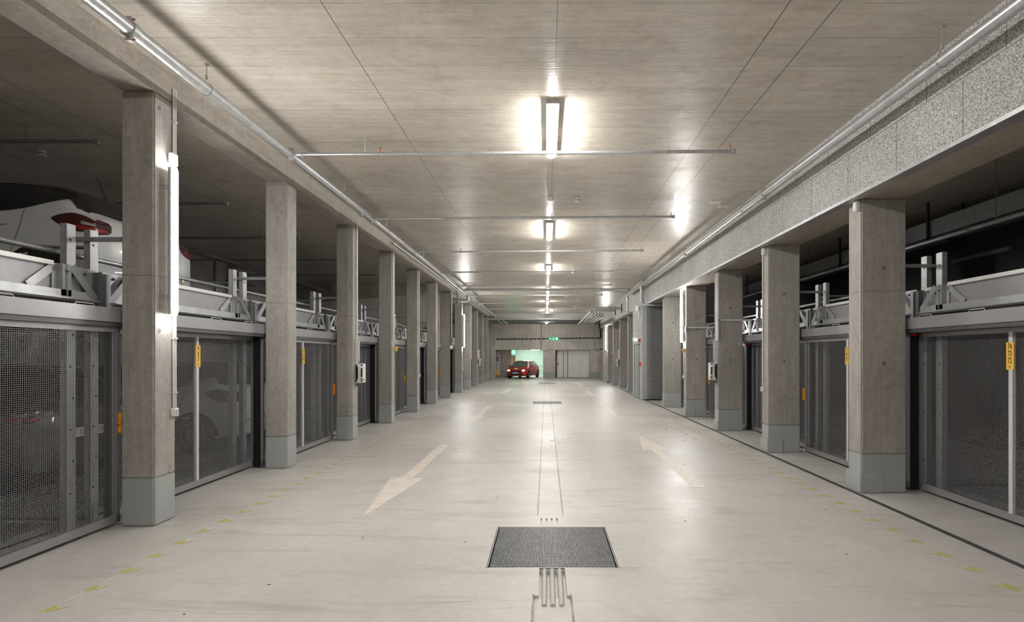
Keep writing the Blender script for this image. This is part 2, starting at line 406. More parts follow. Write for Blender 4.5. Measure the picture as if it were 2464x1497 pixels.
# far end: lowered slab, upper wall, piers
struct(bx(-XW, XW, 35.8, 36.15, 4.13, CZ), 'trim_6', 'ww_light', 'pale boarded downstand beam across the far aisle', 'beam')
struct(bx(-XW, XW, 36.15, 40.6, 4.06, 4.12), 'trim_7', 'ww_dark', 'dark grey soffit before the far wall', 'ceiling')
fw = bx(-XW, XW, 40.6, 41.0, 2.12, 4.3)
struct(fw, 'wall_back', 'wall', 'far concrete wall above the two gateways', 'wall')
def pier(n, x0, x1, y0, y1, label):
    a = bx(x0, x1, y0, y1, .47, 2.14)
    o = struct(a, n, 'wall', label, 'wall'); bx(x0 - .003, x1 + .003, y0 - .004, y1, 0, .47).build('painted_base', 'paint', o)
pier('wall_pier_middle', -.22, .69, 40.6, 43.0, 'pale concrete pier between the lit bay and folding door')
pier('wall_pier_right', 3.30, 4.0, 40.6, 41.6, 'dark stained concrete pier right of the folding door')
struct(bx(-4.11, -3.79, 40.2, 40.6, 0, CZ), 'wall_pier_corner', 'wall', 'concrete corner pier at the end of the left row', 'wall')
pier('wall_pier_left', -3.53, -2.80, 42.8, 43.2, 'stained concrete pier left of the lit car bay')
struct(bx(.69, 3.30, 41.6, 41.8, 0, 2.3), 'wall_door_recess', 'wall', 'concrete wall behind the folding door', 'wall')
struct(bx(-4.4, -3.95, 40.6, 43.2, 0, 2.3).box(-3.95, -3.53, 43.0, 43.2, 0, 2.3), 'wall_end_left', 'wall', 'wall at the far left corner', 'wall')
struct(bx(4.0, XW, 40.6, 40.8, 0, 2.2), 'wall_end_right', 'wall', 'wall at the far right corner', 'wall')
struct(bx(-XW, -4.4, 40.6, 40.8, 0, 2.2), 'wall_end_left_bays', 'wall_dark', 'end wall of the left bays', 'wall')
struct(bx(-4.4, -.2, 41.0, 43.2, 2.16, 2.3), 'ceiling_lobby', 'wall', 'low soffit in front of the lit bay', 'ceiling')
# lit bay
bay = bx(-3.1, .3, 48.0, 48.2, 0, 2.5)
bo = struct(bay, 'wall_bay', 'mint', 'mint green back wall of the lit car bay', 'wall')
bx(-3.1, .3, 47.96, 48.0, .85, .98).box(-3.1, .3, 47.96, 48.0, .45, .60).build('rail_stripe', 'mint2', bo)
struct(bx(.25, .4, 43.0, 48, 0, 2.5), 'wall_bay_right', 'mint', 'mint wall on the right of the lit bay', 'wall')
struct(bx(-3.2, -3.05, 43.2, 48, 0, 2.5), 'wall_bay_left', 'mint', 'mint wall on the left of the lit bay', 'wall')
struct(bx(-3.2, .4, 43.2, 48, 2.4, 2.5), 'ceiling_bay', 'mint2', 'white ceiling of the lit bay', 'ceiling')
bx_l = []
for k, y in enumerate((43.8, 45.2, 46.6)):
    t = thing('bay_light', f'white round ceiling light in the lit car bay, {ORD[k]} of three', 'ceiling light', (-1.3, y, 2.4), group='lights in the car bay')
    bx(-1.9, -.7, y - .12, y + .12, 2.34, 2.36).build('diffuser', 'bayl', t); bx(-1.95, -.65, y - .15, y + .15, 2.36, 2.40).build('housing', 'white', t)
t = thing('guide_strip', 'orange vertical strip beside the lit bay entrance', 'strip', (-2.45, 43.15, 0))
bx(-2.80, -2.55, 42.9, 43.1, 0, 2.14).build('pale_jamb', 'mint2', t); bx(-2.55, -2.45, 42.95, 43.1, .1, 2.05).build('orange_band', 'orange', t)

# folding door (door_1), core door (door_2), left door (door_3)
d1 = tag(bx(.86, 3.30, 41.18, 41.24, .02, 2.06).build('door_1', 'doorw'), 'pale folding door of tall panels in the far wall', 'door', kind='structure')
for x0, x1 in ((1.02, 1.30), (1.34, 1.62), (1.67, 1.98), (2.0, 2.64), (2.66, 3.28)):
    bx(x0, x1, 41.14, 41.18, .04, 2.02).build('door_panel', 'doorw', d1, bevel=.006)
for x in (1.31, 1.635): bx(x - .008, x + .028, 41.15, 41.175, .03, 2.03).build('hinge_strip', 'dark', d1)
bx(.86, .97, 41.10, 41.18, .02, 2.10).box(.86, 3.30, 41.10, 41.2, 2.06, 2.12).build('door_frame', 'doorw', d1)
bx(.90, .945, 41.06, 41.10, .95, 1.15).build('door_handle', 'dark', d1)
d3 = tag(bx(-3.93, -3.56, 42.94, 42.98, .02, 2.0).build('door_3', 'doorw'), 'narrow pale door in the far left corner', 'door', kind='structure')
bx(-3.90, -3.76, 42.92, 42.94, 1.42, 1.54).box(-3.90, -3.76, 42.92, 42.94, 1.25, 1.37).build('door_sign', 'blue', d3)
# stair core
core = struct(bx(3.60, 4.37, 20.2, 22.42, .02, CZ), 'wall_core', 'ww_light', 'pale board-clad stair core between the right columns', 'wall')
bx(3.595, 3.77, 20.185, 20.2, .03, CZ).build('corner_strip', 'paint', core)
bx(3.775, 4.37, 20.17, 20.2, .05, 3.5).build('dark_board_face', 'ww_dark', core)
bx(3.66, 4.37, 20.16, 20.3, .0, .03).build('base_gap', 'black', core)
d2 = tag(bx(3.575, 3.60, 20.85, 21.85, .02, 2.08).build('door_2', 'doorg'), 'grey green steel door in the stair core', 'door', kind='structure')
bx(3.56, 3.60, 20.79, 20.85, .02, 2.12).box(3.56, 3.60, 21.85, 21.91, .02, 2.12).box(3.56, 3.60, 20.79, 21.91, 2.08, 2.14).build('door_frame', 'alu', d2)
MB().tube([(3.575, 20.93, 1.05), (3.53, 20.93, 1.05), (3.53, 21.05, 1.05)], .01).build('door_handle', 'pipe', d2)

# ------------------------------------------------------------------ columns
LX = [943, 623, 465.5, 372, 310, 265, 230.2, 203, 182.5, 165.5, 152, 140, 130]
LY = [3.79 * 1300 / d for d in LX]
RY = [6.51, 9.23, 11.91, 14.64, 17.35, 25.0, 27.75, 30.5, 33.3, 36.0]
TXTL = ['bearing a lit tube lamp and light switch', 'plain', 'bearing a control panel', 'bearing a yellow stop switch', 'bearing a grey duct', 'plain',
        'broad one at the cross wall', 'bearing the farther tube lamp', 'plain', 'plain', 'plain', 'plain', 'plain', 'plain']
def column(s, y, k, label, wx, dy, ztop, plinth):
    x0, x1 = s * 3.79, s * (3.79 + wx)
    if s > 0: x0, x1 = 3.80, 3.80 + wx
    t = thing('concrete_column', label, 'column', ((x0 + x1) / 2, y + dy / 2, 0), group=f'concrete columns along the {SIDE[s]} side', kind='thing')
    bx(x0, x1, y, y + dy, .465, ztop).build('shaft', 'col', t, bevel=.014)
    bx(x0 - s * .0015, x1 + s * .0015, y - .0015, y + dy + .0015, 0, .475).build('painted_base', 'paint', t, bevel=.014)
    if plinth:
        bx(3.776, 3.776 + .265, y - .022, y + dy + .02, 0, .235).build('plinth_guard', 'paint', t, bevel=.008)
        xc = (x0 + x1) / 2
        for z in (2.71, 1.56):
            MB().cyl((xc, y + .004, z), (xc, y - .0025, z), .026, 20).build('tie_hole_plug', 'seal' if z < 0 else M['tie'], t)
    else:
        if k == 0:
            for z in (4.08, 1.90): MB().cyl((x0 - .004, y + .07, z), (x0 + .0025, y + .07, z), .022, 20).build('tie_hole_plug', M['tie'], t)
    return t
M['tie'] = plain('mortar_plug', (.17, .155, .135), .8)
for k, y in enumerate(LY):
    column(-1, y, k, f'concrete column on the left, {ORD[k]}, {TXTL[k]}', .44 if k == 6 else .32, .30 if k != 6 else .015, 4.22, False)
for k, y in enumerate(RY):
    column(1, y, k, f'concrete column on the right with stepped grey foot, {ORD[k]} of the right row', .54, .28, 3.55, True)

# ------------------------------------------------------------------ grates
def grate(x0, x1, y0, y1, label):
    t = thing('floor_grate', label, 'floor grate', ((x0 + x1) / 2, (y0 + y1) / 2, 0), group='steel floor grates in the central gutter')
    bx(x0 + .004, x0 + .012, y0 + .004, y1 - .004, -.04, -.001).box(x1 - .012, x1 - .004, y0 + .004, y1 - .004, -.04, -.001).box(x0 + .004, x1 - .004, y0 + .004, y0 + .012, -.04, -.001).box(x0 + .004, x1 - .004, y1 - .012, y1 - .004, -.04, -.001).build('angle_frame', 'galv_d', t)
    m = MB(); gx0, gx1, gy0, gy1 = x0 + .028, x1 - .028, y0 + .022, y1 - .022
    n = round((gx1 - gx0) / .0122)
    for i in range(n + 1):
        x = gx0 + (gx1 - gx0) * i / n; m.box(x - .0013, x + .0013, gy0, gy1, -.028, -.003)
    m.build('bearing_bars', 'galv_d', t); m = MB(); n = round((gy1 - gy0) / .031)
    for i in range(n + 1):
        y = gy0 + (gy1 - gy0) * i / n; m.box(gx0, gx1, y - .0015, y + .0015, -.014, -.0025)
    m.build('cross_bars', 'galv', t)
    bx(x0 + .01, x1 - .01, y0 + .01, y1 - .01, -.349, -.33).build('pit_bottom', 'dark', t)  # dark sheet laid across the pit bottom
grate(-.468, .57, 4.206, 5.22, 'large steel floor grate in the gutter, nearest to the camera')
grate(-.468, .55, 18.65, 19.66, 'middle steel floor grate of the three in the gutter')
grate(-.468, .55, 32.5, 33.5, 'farthest steel floor grate, near the far wall')
for a, b, l in ((YN, 20.15, 'near dark slot drain running along the right column feet'), (22.45, 36.4, 'far dark slot drain beyond the stair core')):
    t = thing('slot_drain', l, 'drain', (3.74, a, 0))
    bx(3.702, 3.728, a, b, -.045, -.001).box(3.747, 3.773, a, b, -.045, -.001).build('drain_edge', 'seal', t)
    bx(3.728, 3.747, a, b, -.048, -.04).build('drain_channel', 'black', t)

# ------------------------------------------------------------------ floor arrows, tape, leaves
def arrow(xc, ytail, ybase, ytip, label):
    z = .0006; sw = .088; hw = .232
    m = MB(); m.prism([(xc - sw, ytail, z), (xc + sw, ytail, z), (xc + sw * .9, ybase, z), (xc + hw, ybase, z), (xc, ytip, z), (xc - hw, ybase, z), (xc - sw * .9, ybase, z)], (0, 0, .0012))
    tag(m.build('floor_arrow', 'paintw'), label, 'painted arrow', 'worn white arrows painted on the floor')
for k, (a, b, c) in enumerate(((10.07, 7.33, 5.54), (17.8, 14.95, 13.3), (28.3, 25.4, 23.8), (36.0, 33.6, 32.0))):
    arrow(-1.88, a, b, c, f'worn white floor arrow pointing to the camera in the left lane, {ORD[k]}')
for k, (a, b, c) in enumerate(((6.79, 9.49, 11.23), (14.6, 17.4, 19.15), (22.2, 25., 26.6), (30., 32.6, 34.2))):
    arrow(1.93, a, b, c, f'worn white floor arrow pointing away in the right lane, {ORD[k]}')
def scrap(x, y, flip, n, rot=0.):
    q = [(-.055, -.05), (-.03, .05), (.002, .058), (.02, .0), (.06, .01), (.115, .055), (.09, .0), (.055, -.035), (.0, -.062), (-.035, -.075)]
    sc = R.uniform(.78, 1.0); c, s_ = math.cos(rot), math.sin(rot)
    P = [((px * c - py * s_) * sc, (px * s_ + py * c) * sc) for px, py in q]
    P = [(x + flip * px, y + py, .0006) for px, py in P]
    if flip < 0: P.reverse()
    return MB().prism(P, (0, 0, .0008)).build('tape_scrap', 'tape')
y = 3.53
for k in range(36):
    tag(scrap(-3.22 + R.uniform(-.01, .01), y, 1, k), 'small torn scrap of yellow tape in the row along the left lane', 'tape', 'yellow tape scraps along the left lane'); y += .315
y = 3.87
for k in range(32):
    tag(scrap(3.30 + R.uniform(-.01, .01), y, -1, k), 'small torn scrap of yellow tape in the row along the right lane', 'tape', 'yellow tape scraps along the right lane'); y += .315
for k in range(17):
    tag(scrap(-3.0 + k * .36, 21.3 - k * .05, 1, k, .4), 'small scrap of yellow tape in the far row across the aisle', 'tape', 'yellow tape scraps across the aisle')
m = MB(); y = 3.0
while y < 8.6:
    l = R.uniform(.08, .22); m.box(-3.232, -3.226, y, y + l, .0004, .0012); y += l + R.uniform(.02, .12)
tag(m.build('chalk_line', 'chalk'), 'thin broken chalk line along the left tape scraps', 'chalk line')
def leaf(x, y, s, mt, lab, grp):
    a = R.uniform(0, 6.28); P = []
    for i in range(8):
        t = 2 * math.pi * i / 8; rr = s * (.45 + .55 * abs(math.cos(t))) * R.uniform(.7, 1.1)
        P.append((x + rr * math.cos(t + a), y + rr * math.sin(t + a) * .6, .0008))
    b = len(P); mb = MB(); mb.v = [(x, y, .006)] + P + [(p[0], p[1], 0.0002) for p in P]
    mb.f = [(0, 1 + i, 1 + (i + 1) % 8) for i in range(8)] + [(1 + i, 9 + i, 9 + (i + 1) % 8, 1 + (i + 1) % 8) for i in range(8)] + [tuple(9 + i for i in reversed(range(8)))]
    tag(mb.build('dry_leaf', mt), lab, 'leaf', grp)
for x, y in ((1337, 1054), (1341, 1059), (1331, 1060.5), (1335, 1061), (1345, 1066), (1326, 1061), (1325, 1075), (1354, 1058.5), (1364, 1056), (1370, 1054.5), (1369, 1062), (1361, 1064)):
    Y = 2145 / (y - 857); leaf((x - 1314) / 1300 * Y, Y, R.uniform(.022, .04), R.choice(['leaf', 'leaf2', 'leaf']), 'dry brown leaf lying beside the central gutter', 'dry leaves beside the central gutter')
for i in range(34):
    leaf(R.gauss(2.95, .35), R.gauss(12.2, 1.2), R.uniform(.02, .045), R.choice(['leaf', 'leaf2', 'leaf']), 'dry leaf scattered in the right lane before the columns', 'dry leaves scattered in the right lane')
for i in range(22):
    leaf(R.uniform(-3.2, -2.2), R.gauss(19.5, 1.6), R.uniform(.02, .045), 'leaf', 'dry leaf scattered beside the far left columns', 'dry leaves by the far left columns')
for x, y in ((-1.66, 4.9), (-.57, 6.3), (-.72, 4.8), (.52, 6.6), (1.39, 5.4), (-2.31, 3.45), (-2.0, 3.9), (-1.42, 7.3), (2.1, 8.2), (-1.2, 10.3), (3.0, 5.8), (1.0, 13.5), (-.5, 16), (2.5, 4.5)):
    leaf(x, y, .016, 'leaf', 'tiny dark leaf crumb alone on the open floor', 'leaf crumbs on the open floor')

# ------------------------------------------------------------------ sliding gates
ZG0, ZG1 = .035, 1.93
GW = 2.64
def gate_proto(s, near):
    X = s * (4.17 if near else 4.33) if s < 0 else (4.43 if near else 4.56)
    t = thing('sliding_gate', 'wire mesh sliding gate', 'gate', (X, 0, 0))
    o = s          # outward from aisle
    f = MB(); a, b = X, X + o * .035
    f.box(a, b, 0, .045, ZG0, ZG1).box(a, b, GW - .045, GW, ZG0, ZG1).box(a, b, 0, GW, ZG0, ZG0 + .075).box(a, b, 0, GW, ZG1 - .05, ZG1)
    f.build('frame', 'alu', t)
    bx(a - o * .004, b, GW / 2 - .022, GW / 2 + .022, ZG0 + .07, ZG1 - .04).build('mullion', 'alu_l', t)
    for y0, y1 in ((.045, GW / 2 - .02), (GW / 2 + .02, GW - .045)):
        m = MB(); x = X + o * .018; r = .00115
        n = int((y1 - y0) / .0172)
        for i in range(1, n): yy = y0 + (y1 - y0) * i / n; m.box(x - r, x + r, yy - r, yy + r, ZG0 + .07, ZG1 - .045)
        z0, z1 = ZG0 + .07, ZG1 - .045; n = int((z1 - z0) / .0170)
        for i in range(1, n): zz = z0 + (z1 - z0) * i / n; m.box(x - r - .002, x + r - .002, y0, y1, zz - r, zz + r)
        m.build('wire_mesh', 'wire', t)
    if near:
        bx(X + o * .03, X + o * .135, -.012, .0, .02, ZG1).build('edge_seal', 'black', t)
        if s > 0: bx(X + .03, X + .10, -.02, .16, ZG1 - .035, ZG1 - .003).build('red_stop', 'red', t)
        h = MB(); y = GW - .02; x = X - o * .001
        h.box(x, x - o * .04, y - .012, y + .014, .90, 1.10).box(x - o * .025, x - o * .045, y - .05, y - .012, .985, 1.01)
        h.build('pull_handle', 'orange', t, bevel=.004)
    else:
        bx(X + o * .03, X + o * .06, -.03, .0, .02, ZG1).build('edge_profile', 'seal', t)
    MB().lathe((X + o * .02, GW + .02, .02), [(.025, 0), (.028, .01), (.028, .025), (.02, .03), (.012, .06)], n=14).build('floor_roller', 'white', t, True)
    return t
GP = {(s, n): gate_proto(s, n) for s in (-1, 1) for n in (True, False)}
for o in GP.values(): KIDS[o.name] = children(o)
used = set()
def place_gate(s, near, y, label, nums=None):
    k = (s, near); t = GP[k] if k not in used else copy_tree(GP[k]); used.add(k)
    t.location.y = y; tag(t, label, 'gate', f'mesh sliding gates along the {SIDE[s]} bays'); t['kind'] = 'thing'
    if nums:
        X = t.location.x - s * .006; yc = y + GW / 2; ORG[t.name] = tuple(t.location)
        p = bx(X, X - s * .004, yc - .045, yc + .045, 1.515, 1.785).build('number_plate', 'sign_y', t, bevel=.002)
        for i, q in enumerate(nums):
            # local text x axis points right for someone facing the gate
            ax = Vector((0, -s, 0)); mt = Matrix((ax, Vector((0, 0, 1)), Vector((-s, 0, 0)))).transposed().to_4x4()
            # condensed digits
            mt = Matrix.Translation((X - s * .0052, yc, 1.742 - i * .070)) @ mt @ Matrix.Diagonal((.58, 1, 1, 1))
            text('digits', q, .082, 'ink', p, mt)
        m = MB()
        for i in range(4): m.box(X - s * .0042, X - s * .0055, yc - .012 + .001 * i, yc + .012 - .001 * i, 1.532 + i * .007, 1.535 + i * .007)
        m.build('small_print', 'ink', p)
    return t
LG = [2.65, 5.39, 7.95, 10.72, 13.25, 16.02, 18.6, 21.75, 24.3, 27.1, 29.7, 32.4]
for k, y in enumerate(LG):
    lab = f'grey wire mesh sliding gate on the left, {ORD[k]} of the left row'
    nums = None
    if k == 1: lab = 'left mesh gate with the yellow plate reading 9 8 7'; nums = ['9', '8', '7']
    if k == 2: lab = 'left mesh gate with the yellow plate reading 12 11 10'; nums = ['12', '11', '10']
    place_gate(-1, k % 2 == 0, y, lab, nums)
RG = [3.98, 6.62, 9.36, 12.0, 14.72, 17.4]
for k, y in enumerate(RG):
    lab = f'grey wire mesh sliding gate on the right, {ORD[k]} of the right row'
    nums = None
    if k == 0: lab = 'right mesh gate with the yellow plate reading 74 73 72'; nums = ['74', '73', '72']
    if k == 1: lab = 'right mesh gate with the yellow plate reading 77 76 75'; nums = ['77', '76', '75']
    place_gate(1, k % 2 == 1, y, lab, nums)

# ------------------------------------------------------------------ parking lifts
UW = 2.69
def lift_proto(s):
    e = .0 if s < 0 else .25
    def X(v): return s * (v + e)
    t = thing('parking_lift', 'car lift', 'parking lift', (X(4.4), 0, 0))
    W = UW
    bx(X(4.125), X(4.40), .0, W - .012, 1.975, 2.11).build('header_beam', 'alu', t, bevel=.003)
    bx(X(4.14), X(4.38), .0, W - .012, 1.932, 1.975).build('gate_track', 'seal', t)
    m = MB()
    for yc in (.62, 1.55, 2.3): MB().tube([(X(4.15), yc - .11, 2.108), (X(4.15), yc - .09, 2.13), (X(4.15), yc + .09, 2.13), (X(4.15), yc + .11, 2.108)], .004, 6).build('cable_clip', 'alu_l', t)
    # folded edge rail
    m = MB(); m.prism([(X(4.27), .10, 2.15), (X(4.25), .10, 2.165), (X(4.25), .10, 2.172), (X(4.30), .10, 2.178), (X(4.30), .10, 2.245), (X(4.36), .10, 2.252), (X(4.36), .10, 2.15)], (0, W - .2, 0))
    m.build('edge_rail', 'galv', t)
    bx(X(4.36), X(4.372), .42, W - .42, 2.24, 2.452).build('front_panel', 'alu', t)
    bx(X(4.325), X(4.375), .50, W - .50, 2.452, 2.492).build('panel_lip', 'alu_l', t, bevel=.003)
    for sg, yb in ((1, 0.), (-1, W)):
        Y = lambda v: yb + sg * v
        bx(X(4.345), X(4.35), Y(.04), Y(.50), 2.17, 2.475).build('gusset_plate', 'galv', t)
        # vertical angle profile
        bx(X(4.29), X(4.345), Y(.40), Y(.41), 2.19, 2.475).box(X(4.30), X(4.308), Y(.355), Y(.455), 2.19, 2.475).box(X(4.30), X(4.345), Y(.45), Y(.458), 2.19, 2.475).build('angle_post', 'galv_d', t)
        def bar(ya, za, yc, zc2, wd, x):
            d = Vector((0, yc - ya, zc2 - za)); n = Vector((0, -d.z, d.y)).normalized() * wd / 2
            P = [(x, ya + n.y, za + n.z), (x, yc + n.y, zc2 + n.z), (x, yc - n.y, zc2 - n.z), (x, ya - n.y, za - n.z)]
            return MB().prism(P, (s * .006, 0, 0))
        bar(Y(.345), 2.46, Y(.045), 2.14, .075, X(4.298)).build('diagonal_brace', 'galv_d', t)
        bar(Y(.475), 2.455, Y(.72), 2.25, .07, X(4.345)).build('diagonal_brace', 'galv', t)
        bx(X(4.29), X(4.345), Y(.022), Y(.075), 2.12, 2.45).build('end_post', 'seal' if sg < 0 else 'galv_d', t)
        m = MB()
        for yy, zz in ((.17, 2.42), (.30, 2.39), (.1, 2.30), (.1, 2.16), (.405, 2.41)):
            m.lathe((X(4.343 if yy < .38 else 4.30), Y(yy), zz), [(.016, 0), (.016, .004), (.010, .006), (.010, .016)], (-s, 0, 0), 6)
        m.build('bolts', 'seal', t)
        # tall guide post with holes
        p = MB(); yc = Y(.13)
        p.box(X(4.50), X(4.506), yc - .052, yc + .052, 0, 2.90).box(X(4.50), X(4.56), yc - .052, yc - .046, 0, 2.90).box(X(4.50), X(4.56), yc + .046, yc + .052, 0, 2.90)
        po = p.build('guide_post', 'galv', t)
        m = MB()
        for i in range(9):
            z = .35 + i * .3; m.cyl((X(4.5), yc + (.018 if i % 2 else -.01), z), (X(4.499), yc + (.018 if i % 2 else -.01), z), .011, 10)
        m.build('bolt_holes', 'black', po)
    # decks
    for z in (2.10, .03):
        m = MB(); n = 44; y0, y1 = .16, W - .16
        x = 4.62
        while x < 9.55:
            m.box(X(x), X(x + .075), y0, y1, z + .03, z + .055); x += .11
        m.box(X(4.60), X(9.6), y0, y1, z, z + .03)
        m.build('upper_deck' if z > 1 else 'lower_deck', 'deck', t)
    m = MB()
    for yy in (.16, W - .21): m.box(X(4.6), X(9.6), yy, yy + .05, 2.0, 2.26)
    m.build('deck_side_beam', 'galv_d', t)
    return t
LP = {s: lift_proto(s) for s in (-1, 1)}
for o in LP.values():
    KIDS[o.name] = children(o)
    for c in KIDS[o.name]: KIDS[c.name] = children(c)
BL = [2.56 + UW * k for k in range(7)]; BR = [3.97 + UW * k for k in range(6)]
usedl = set()
for s, ys_ in ((-1, BL + [21.75 + UW * k for k in range(5)]), (1, BR)):
    for k, y in enumerate(ys_):
        t = LP[s] if s not in usedl else copy_tree(LP[s]); usedl.add(s); t.location.y = y
        tag(t, f'galvanised car lift frame above the {ORD[k]} mesh gate on the {SIDE[s]}', 'parking lift', f'parking lifts in the {SIDE[s]} bays')
# ties from columns to guide posts
for k in range(7):
    y = LY[k] + .06
    t = thing('post_tie', f'zinc tie bar from the {ORD[k]} left column to the lift posts', 'bar', (-4.4, y, 2.8), group='tie bars behind the left columns')
    bx(-4.11, -4.68, y, y + .04, 2.775, 2.815).build('tie_bar', 'galv_d', t)
    MB().tube([(-4.60, y - .02, 2.86), (-4.60, y - .02, 2.62)], .007, 8).build('threaded_rod', 'pipe', t)
for k in range(5):
    y = RY[k] + .12
    t = thing('post_tie', f'zinc tie bar from the {ORD[k]} right column to the lift posts', 'bar', (4.6, y, 2.8), group='tie bars behind the right columns')
    bx(4.345, 4.9, y, y + .04, 2.74, 2.78).build('tie_bar', 'galv_d', t)

# ------------------------------------------------------------------ pipes
def ring(c, r, w, ax):
    c = Vector(c); d = Vector(ax)
    return MB().lathe(c - d * w / 2, [(r, 0), (r + .012, .004), (r + .012, w - .004), (r, w)], ax, 20)
def coupling(p, r, par, w=.07):
    m = ring(p, r, w, (0, 1, 0)); x, y, z = p
    for sg in (1, -1): m.box(x - .02, x + .02, y - .02, y + .02, z + sg * (r + .008), z + sg * (r + .04))
    m.build('coupling', 'galv', par, True)
    m = MB()
    for sg in (1, -1): m.cyl((x - .04, y, z + sg * (r + .025)), (x + .04, y, z + sg * (r + .025)), .008, 8)
    m.build('coupling_bolt', 'copper', par)
def hanger(x, y, z, r, par, zc_=CZ):
    m = MB(); m.cyl((x, y, z + r + .05), (x, y, zc_), .005, 8).cyl((x, y, zc_ - .012), (x, y, zc_), .02, 10).cyl((x, y, z + r + .05), (x, y, z + r + .085), .012, 8)
    m.build('hanger_rod', 'pipe', par)
    P = [(x, y, z + r + .06)]
    for i in range(13):
        a = math.radians(120 - 300 * i / 12) ; P.append((x + (r + .004) * math.cos(a), y, z + (r + .004) * math.sin(a)))
    P.append((x, y, z + r + .06)); MB().tube(P, .0035, 6).build('hanger_loop', 'pipe', par)
PL, PZ = -3.31, 4.25
t = thing('sprinkler_main', 'thick galvanised sprinkler main along the left side under the ceiling', 'pipe', (PL, YN, PZ))
MB().cyl((PL, YN, PZ), (PL, 35.9, PZ), .056, 24).build('pipe', 'pipe', t, True)
BY = [7.0 + 3.28 * k for k in range(9)]
for y in [4.30] + [b + .0 for b in BY] + [9.72, 12.4, 17.6, 24., 29.5]: coupling((PL, y, PZ), .056, t)
for y in [5.27, 8.85, 11.2, 14.6, 18.2, 21.6, 25, 28.5, 32]: hanger(PL, y, PZ, .056, t)
RX, RZ = 3.43, 4.205
t = thing('sprinkler_main', 'thick galvanised sprinkler main in front of the right grey boards', 'pipe', (RX, YN, RZ))
MB().cyl((RX, YN, RZ), (RX, 22.75, RZ), .054, 24).build('pipe', 'pipe', t, True)
for y in (8.5, 13.3, 19.5, 22.7): coupling((RX, y, RZ), .054, t)
for y in (4.68, 7.4, 9.4, 11.6, 14.9, 18.): hanger(RX, y, RZ, .054, t)
for i, (y, z1) in enumerate(((19.5, 3.50), (22.75, 3.46))):
    t = thing('sprinkler_drop', f'galvanised drop pipe beside the stair core, {"nearer" if i == 0 else "farther"} one', 'pipe', (RX, y, z1))
    P = [(RX, y, RZ - .04), (RX, y, z1 + .1), (RX + .03, y, z1 + .03), (RX + .1, y, z1)] + ([(5.2, y, z1)] if i == 0 else [(3.64, y, z1)])
    MB().tube(P, .047, 18).build('pipe', 'pipe', t, True)
    ring((RX, y, RZ - .1), .047, .08, (0, 0, 1)).build('coupling', 'galv', t, True); ring((RX, y, z1 + .14), .047, .08, (0, 0, 1)).build('coupling', 'galv', t, True)
for k, y in enumerate(BY):
    z = 4.272
    t = thing('sprinkler_branch', f'thin sprinkler branch pipe hanging across the aisle, {ORD[k]}', 'pipe', (-.4, y, z), group='sprinkler branch pipes across the aisle')
    z0, z1 = z - .012, z + .03
    MB().cyl((PL + .04, y, z0), (2.44, y, z1), .023, 16).build('pipe', 'pipe', t, True)
    ring((-3.19, y, z0), .023, .07, (1, 0, 0)).build('coupling', 'galv', t, True); ring((2.43, y, z1), .023, .04, (1, 0, 0)).build('end_cap', 'galv', t, True)
    for x in (-2.14, .11, 2.38):
        zz = z0 + (z1 - z0) * (x + 3.3) / 5.74
        m = MB().cyl((x, y, zz + .015), (x, y, zz + .05), .012, 10).cyl((x, y, zz + .075), (x, y, zz + .079), .018, 12).cyl((x - .01, y, zz + .05), (x - .012, y, zz + .076), .003, 6).cyl((x + .01, y, zz + .05), (x + .012, y, zz + .076), .003, 6)
        so = m.build('sprinkler_head', 'copper', t); MB().cyl((x, y, zz - .03), (x, y, zz + .02), .018, 10).build('sprinkler_socket', 'galv', so)
    for x in (-2.35, 1.58):
        zz = z0 + (z1 - z0) * (x + 3.3) / 5.74
        MB().cyl((x, y, zz + .02), (x, y, CZ), .0045, 6).cyl((x, y - .012, zz), (x, y + .012, zz), .027, 12).build('hanger_rod', 'pipe', t)
t = thing('crossing_main', 'thick pipe crossing the aisle before the stair core', 'pipe', (0, 21.6, 4.3))
MB().cyl((PL + .06, 21.6, 4.30), (3.37, 21.6, 4.30), .055, 20).build('pipe', 'pipe', t, True)
for x in (-3.15, 2.2, 3.3): ring((x, 21.6, 4.30), .055, .08, (1, 0, 0)).build('coupling', 'galv', t, True)
for x in (-1.2, .9, 2.8): MB().cyl((x, 21.6, 4.35), (x, 21.6, CZ), .006, 6).build('hanger_rod', 'pipe', t)
t = thing('crossing_main', 'pale thick pipe crossing the aisle at the far boarded beam', 'pipe', (-.5, 35.6, 4.1))
MB().cyl((-3.9, 35.6, 4.1), (2.4, 35.6, 4.1), .06, 20).build('pipe', 'pipe', t, True)
for x in (-3.2, -2.9): MB().tube([(x, 35.6, 4.1), (x + .1, 36.1, 3.95), (x + .25, 36.7, 3.88)], .05, 12).build('branch_stub', 'pipe', t, True)
for k, (x, y0) in enumerate(((2.21, 26.2), (2.48, 28.5), (2.70, 29.0), (2.90, 29.4), (3.10, 29.8))):
    t = thing('duct_pipe', f'grey pipe of the far bundle of five under the ceiling, {["leftmost", "second from the left", "middle one", "second from the right", "rightmost"][k]}', 'pipe', (x, y0, 3.82), group='bundle of five grey pipes at the far right')
    P = [(x, y0, 4.0), (x, y0 + .03, 3.90), (x, y0 + .15, 3.84), (x, 37.2, 3.86)]
    if k == 0: P = [(3.66, y0, 3.97), (x + .08, y0, 3.97), (x, y0 + .02, 3.93), (x, y0 + .15, 3.80), (x, 37.2, 3.84)]
    if k == 1: P = [(3.66, y0, 4.05), (x + .08, y0, 4.05), (x, y0 + .02, 4.0)] + P[1:]
    MB().tube(P, .058, 16).build('pipe', 'galv', t, True)
    if k < 2: bx(3.655, 3.668, y0 - .14, y0 + .14, P[0][2] - .22, P[0][2] + .22).build('wall_opening', 'black', t)
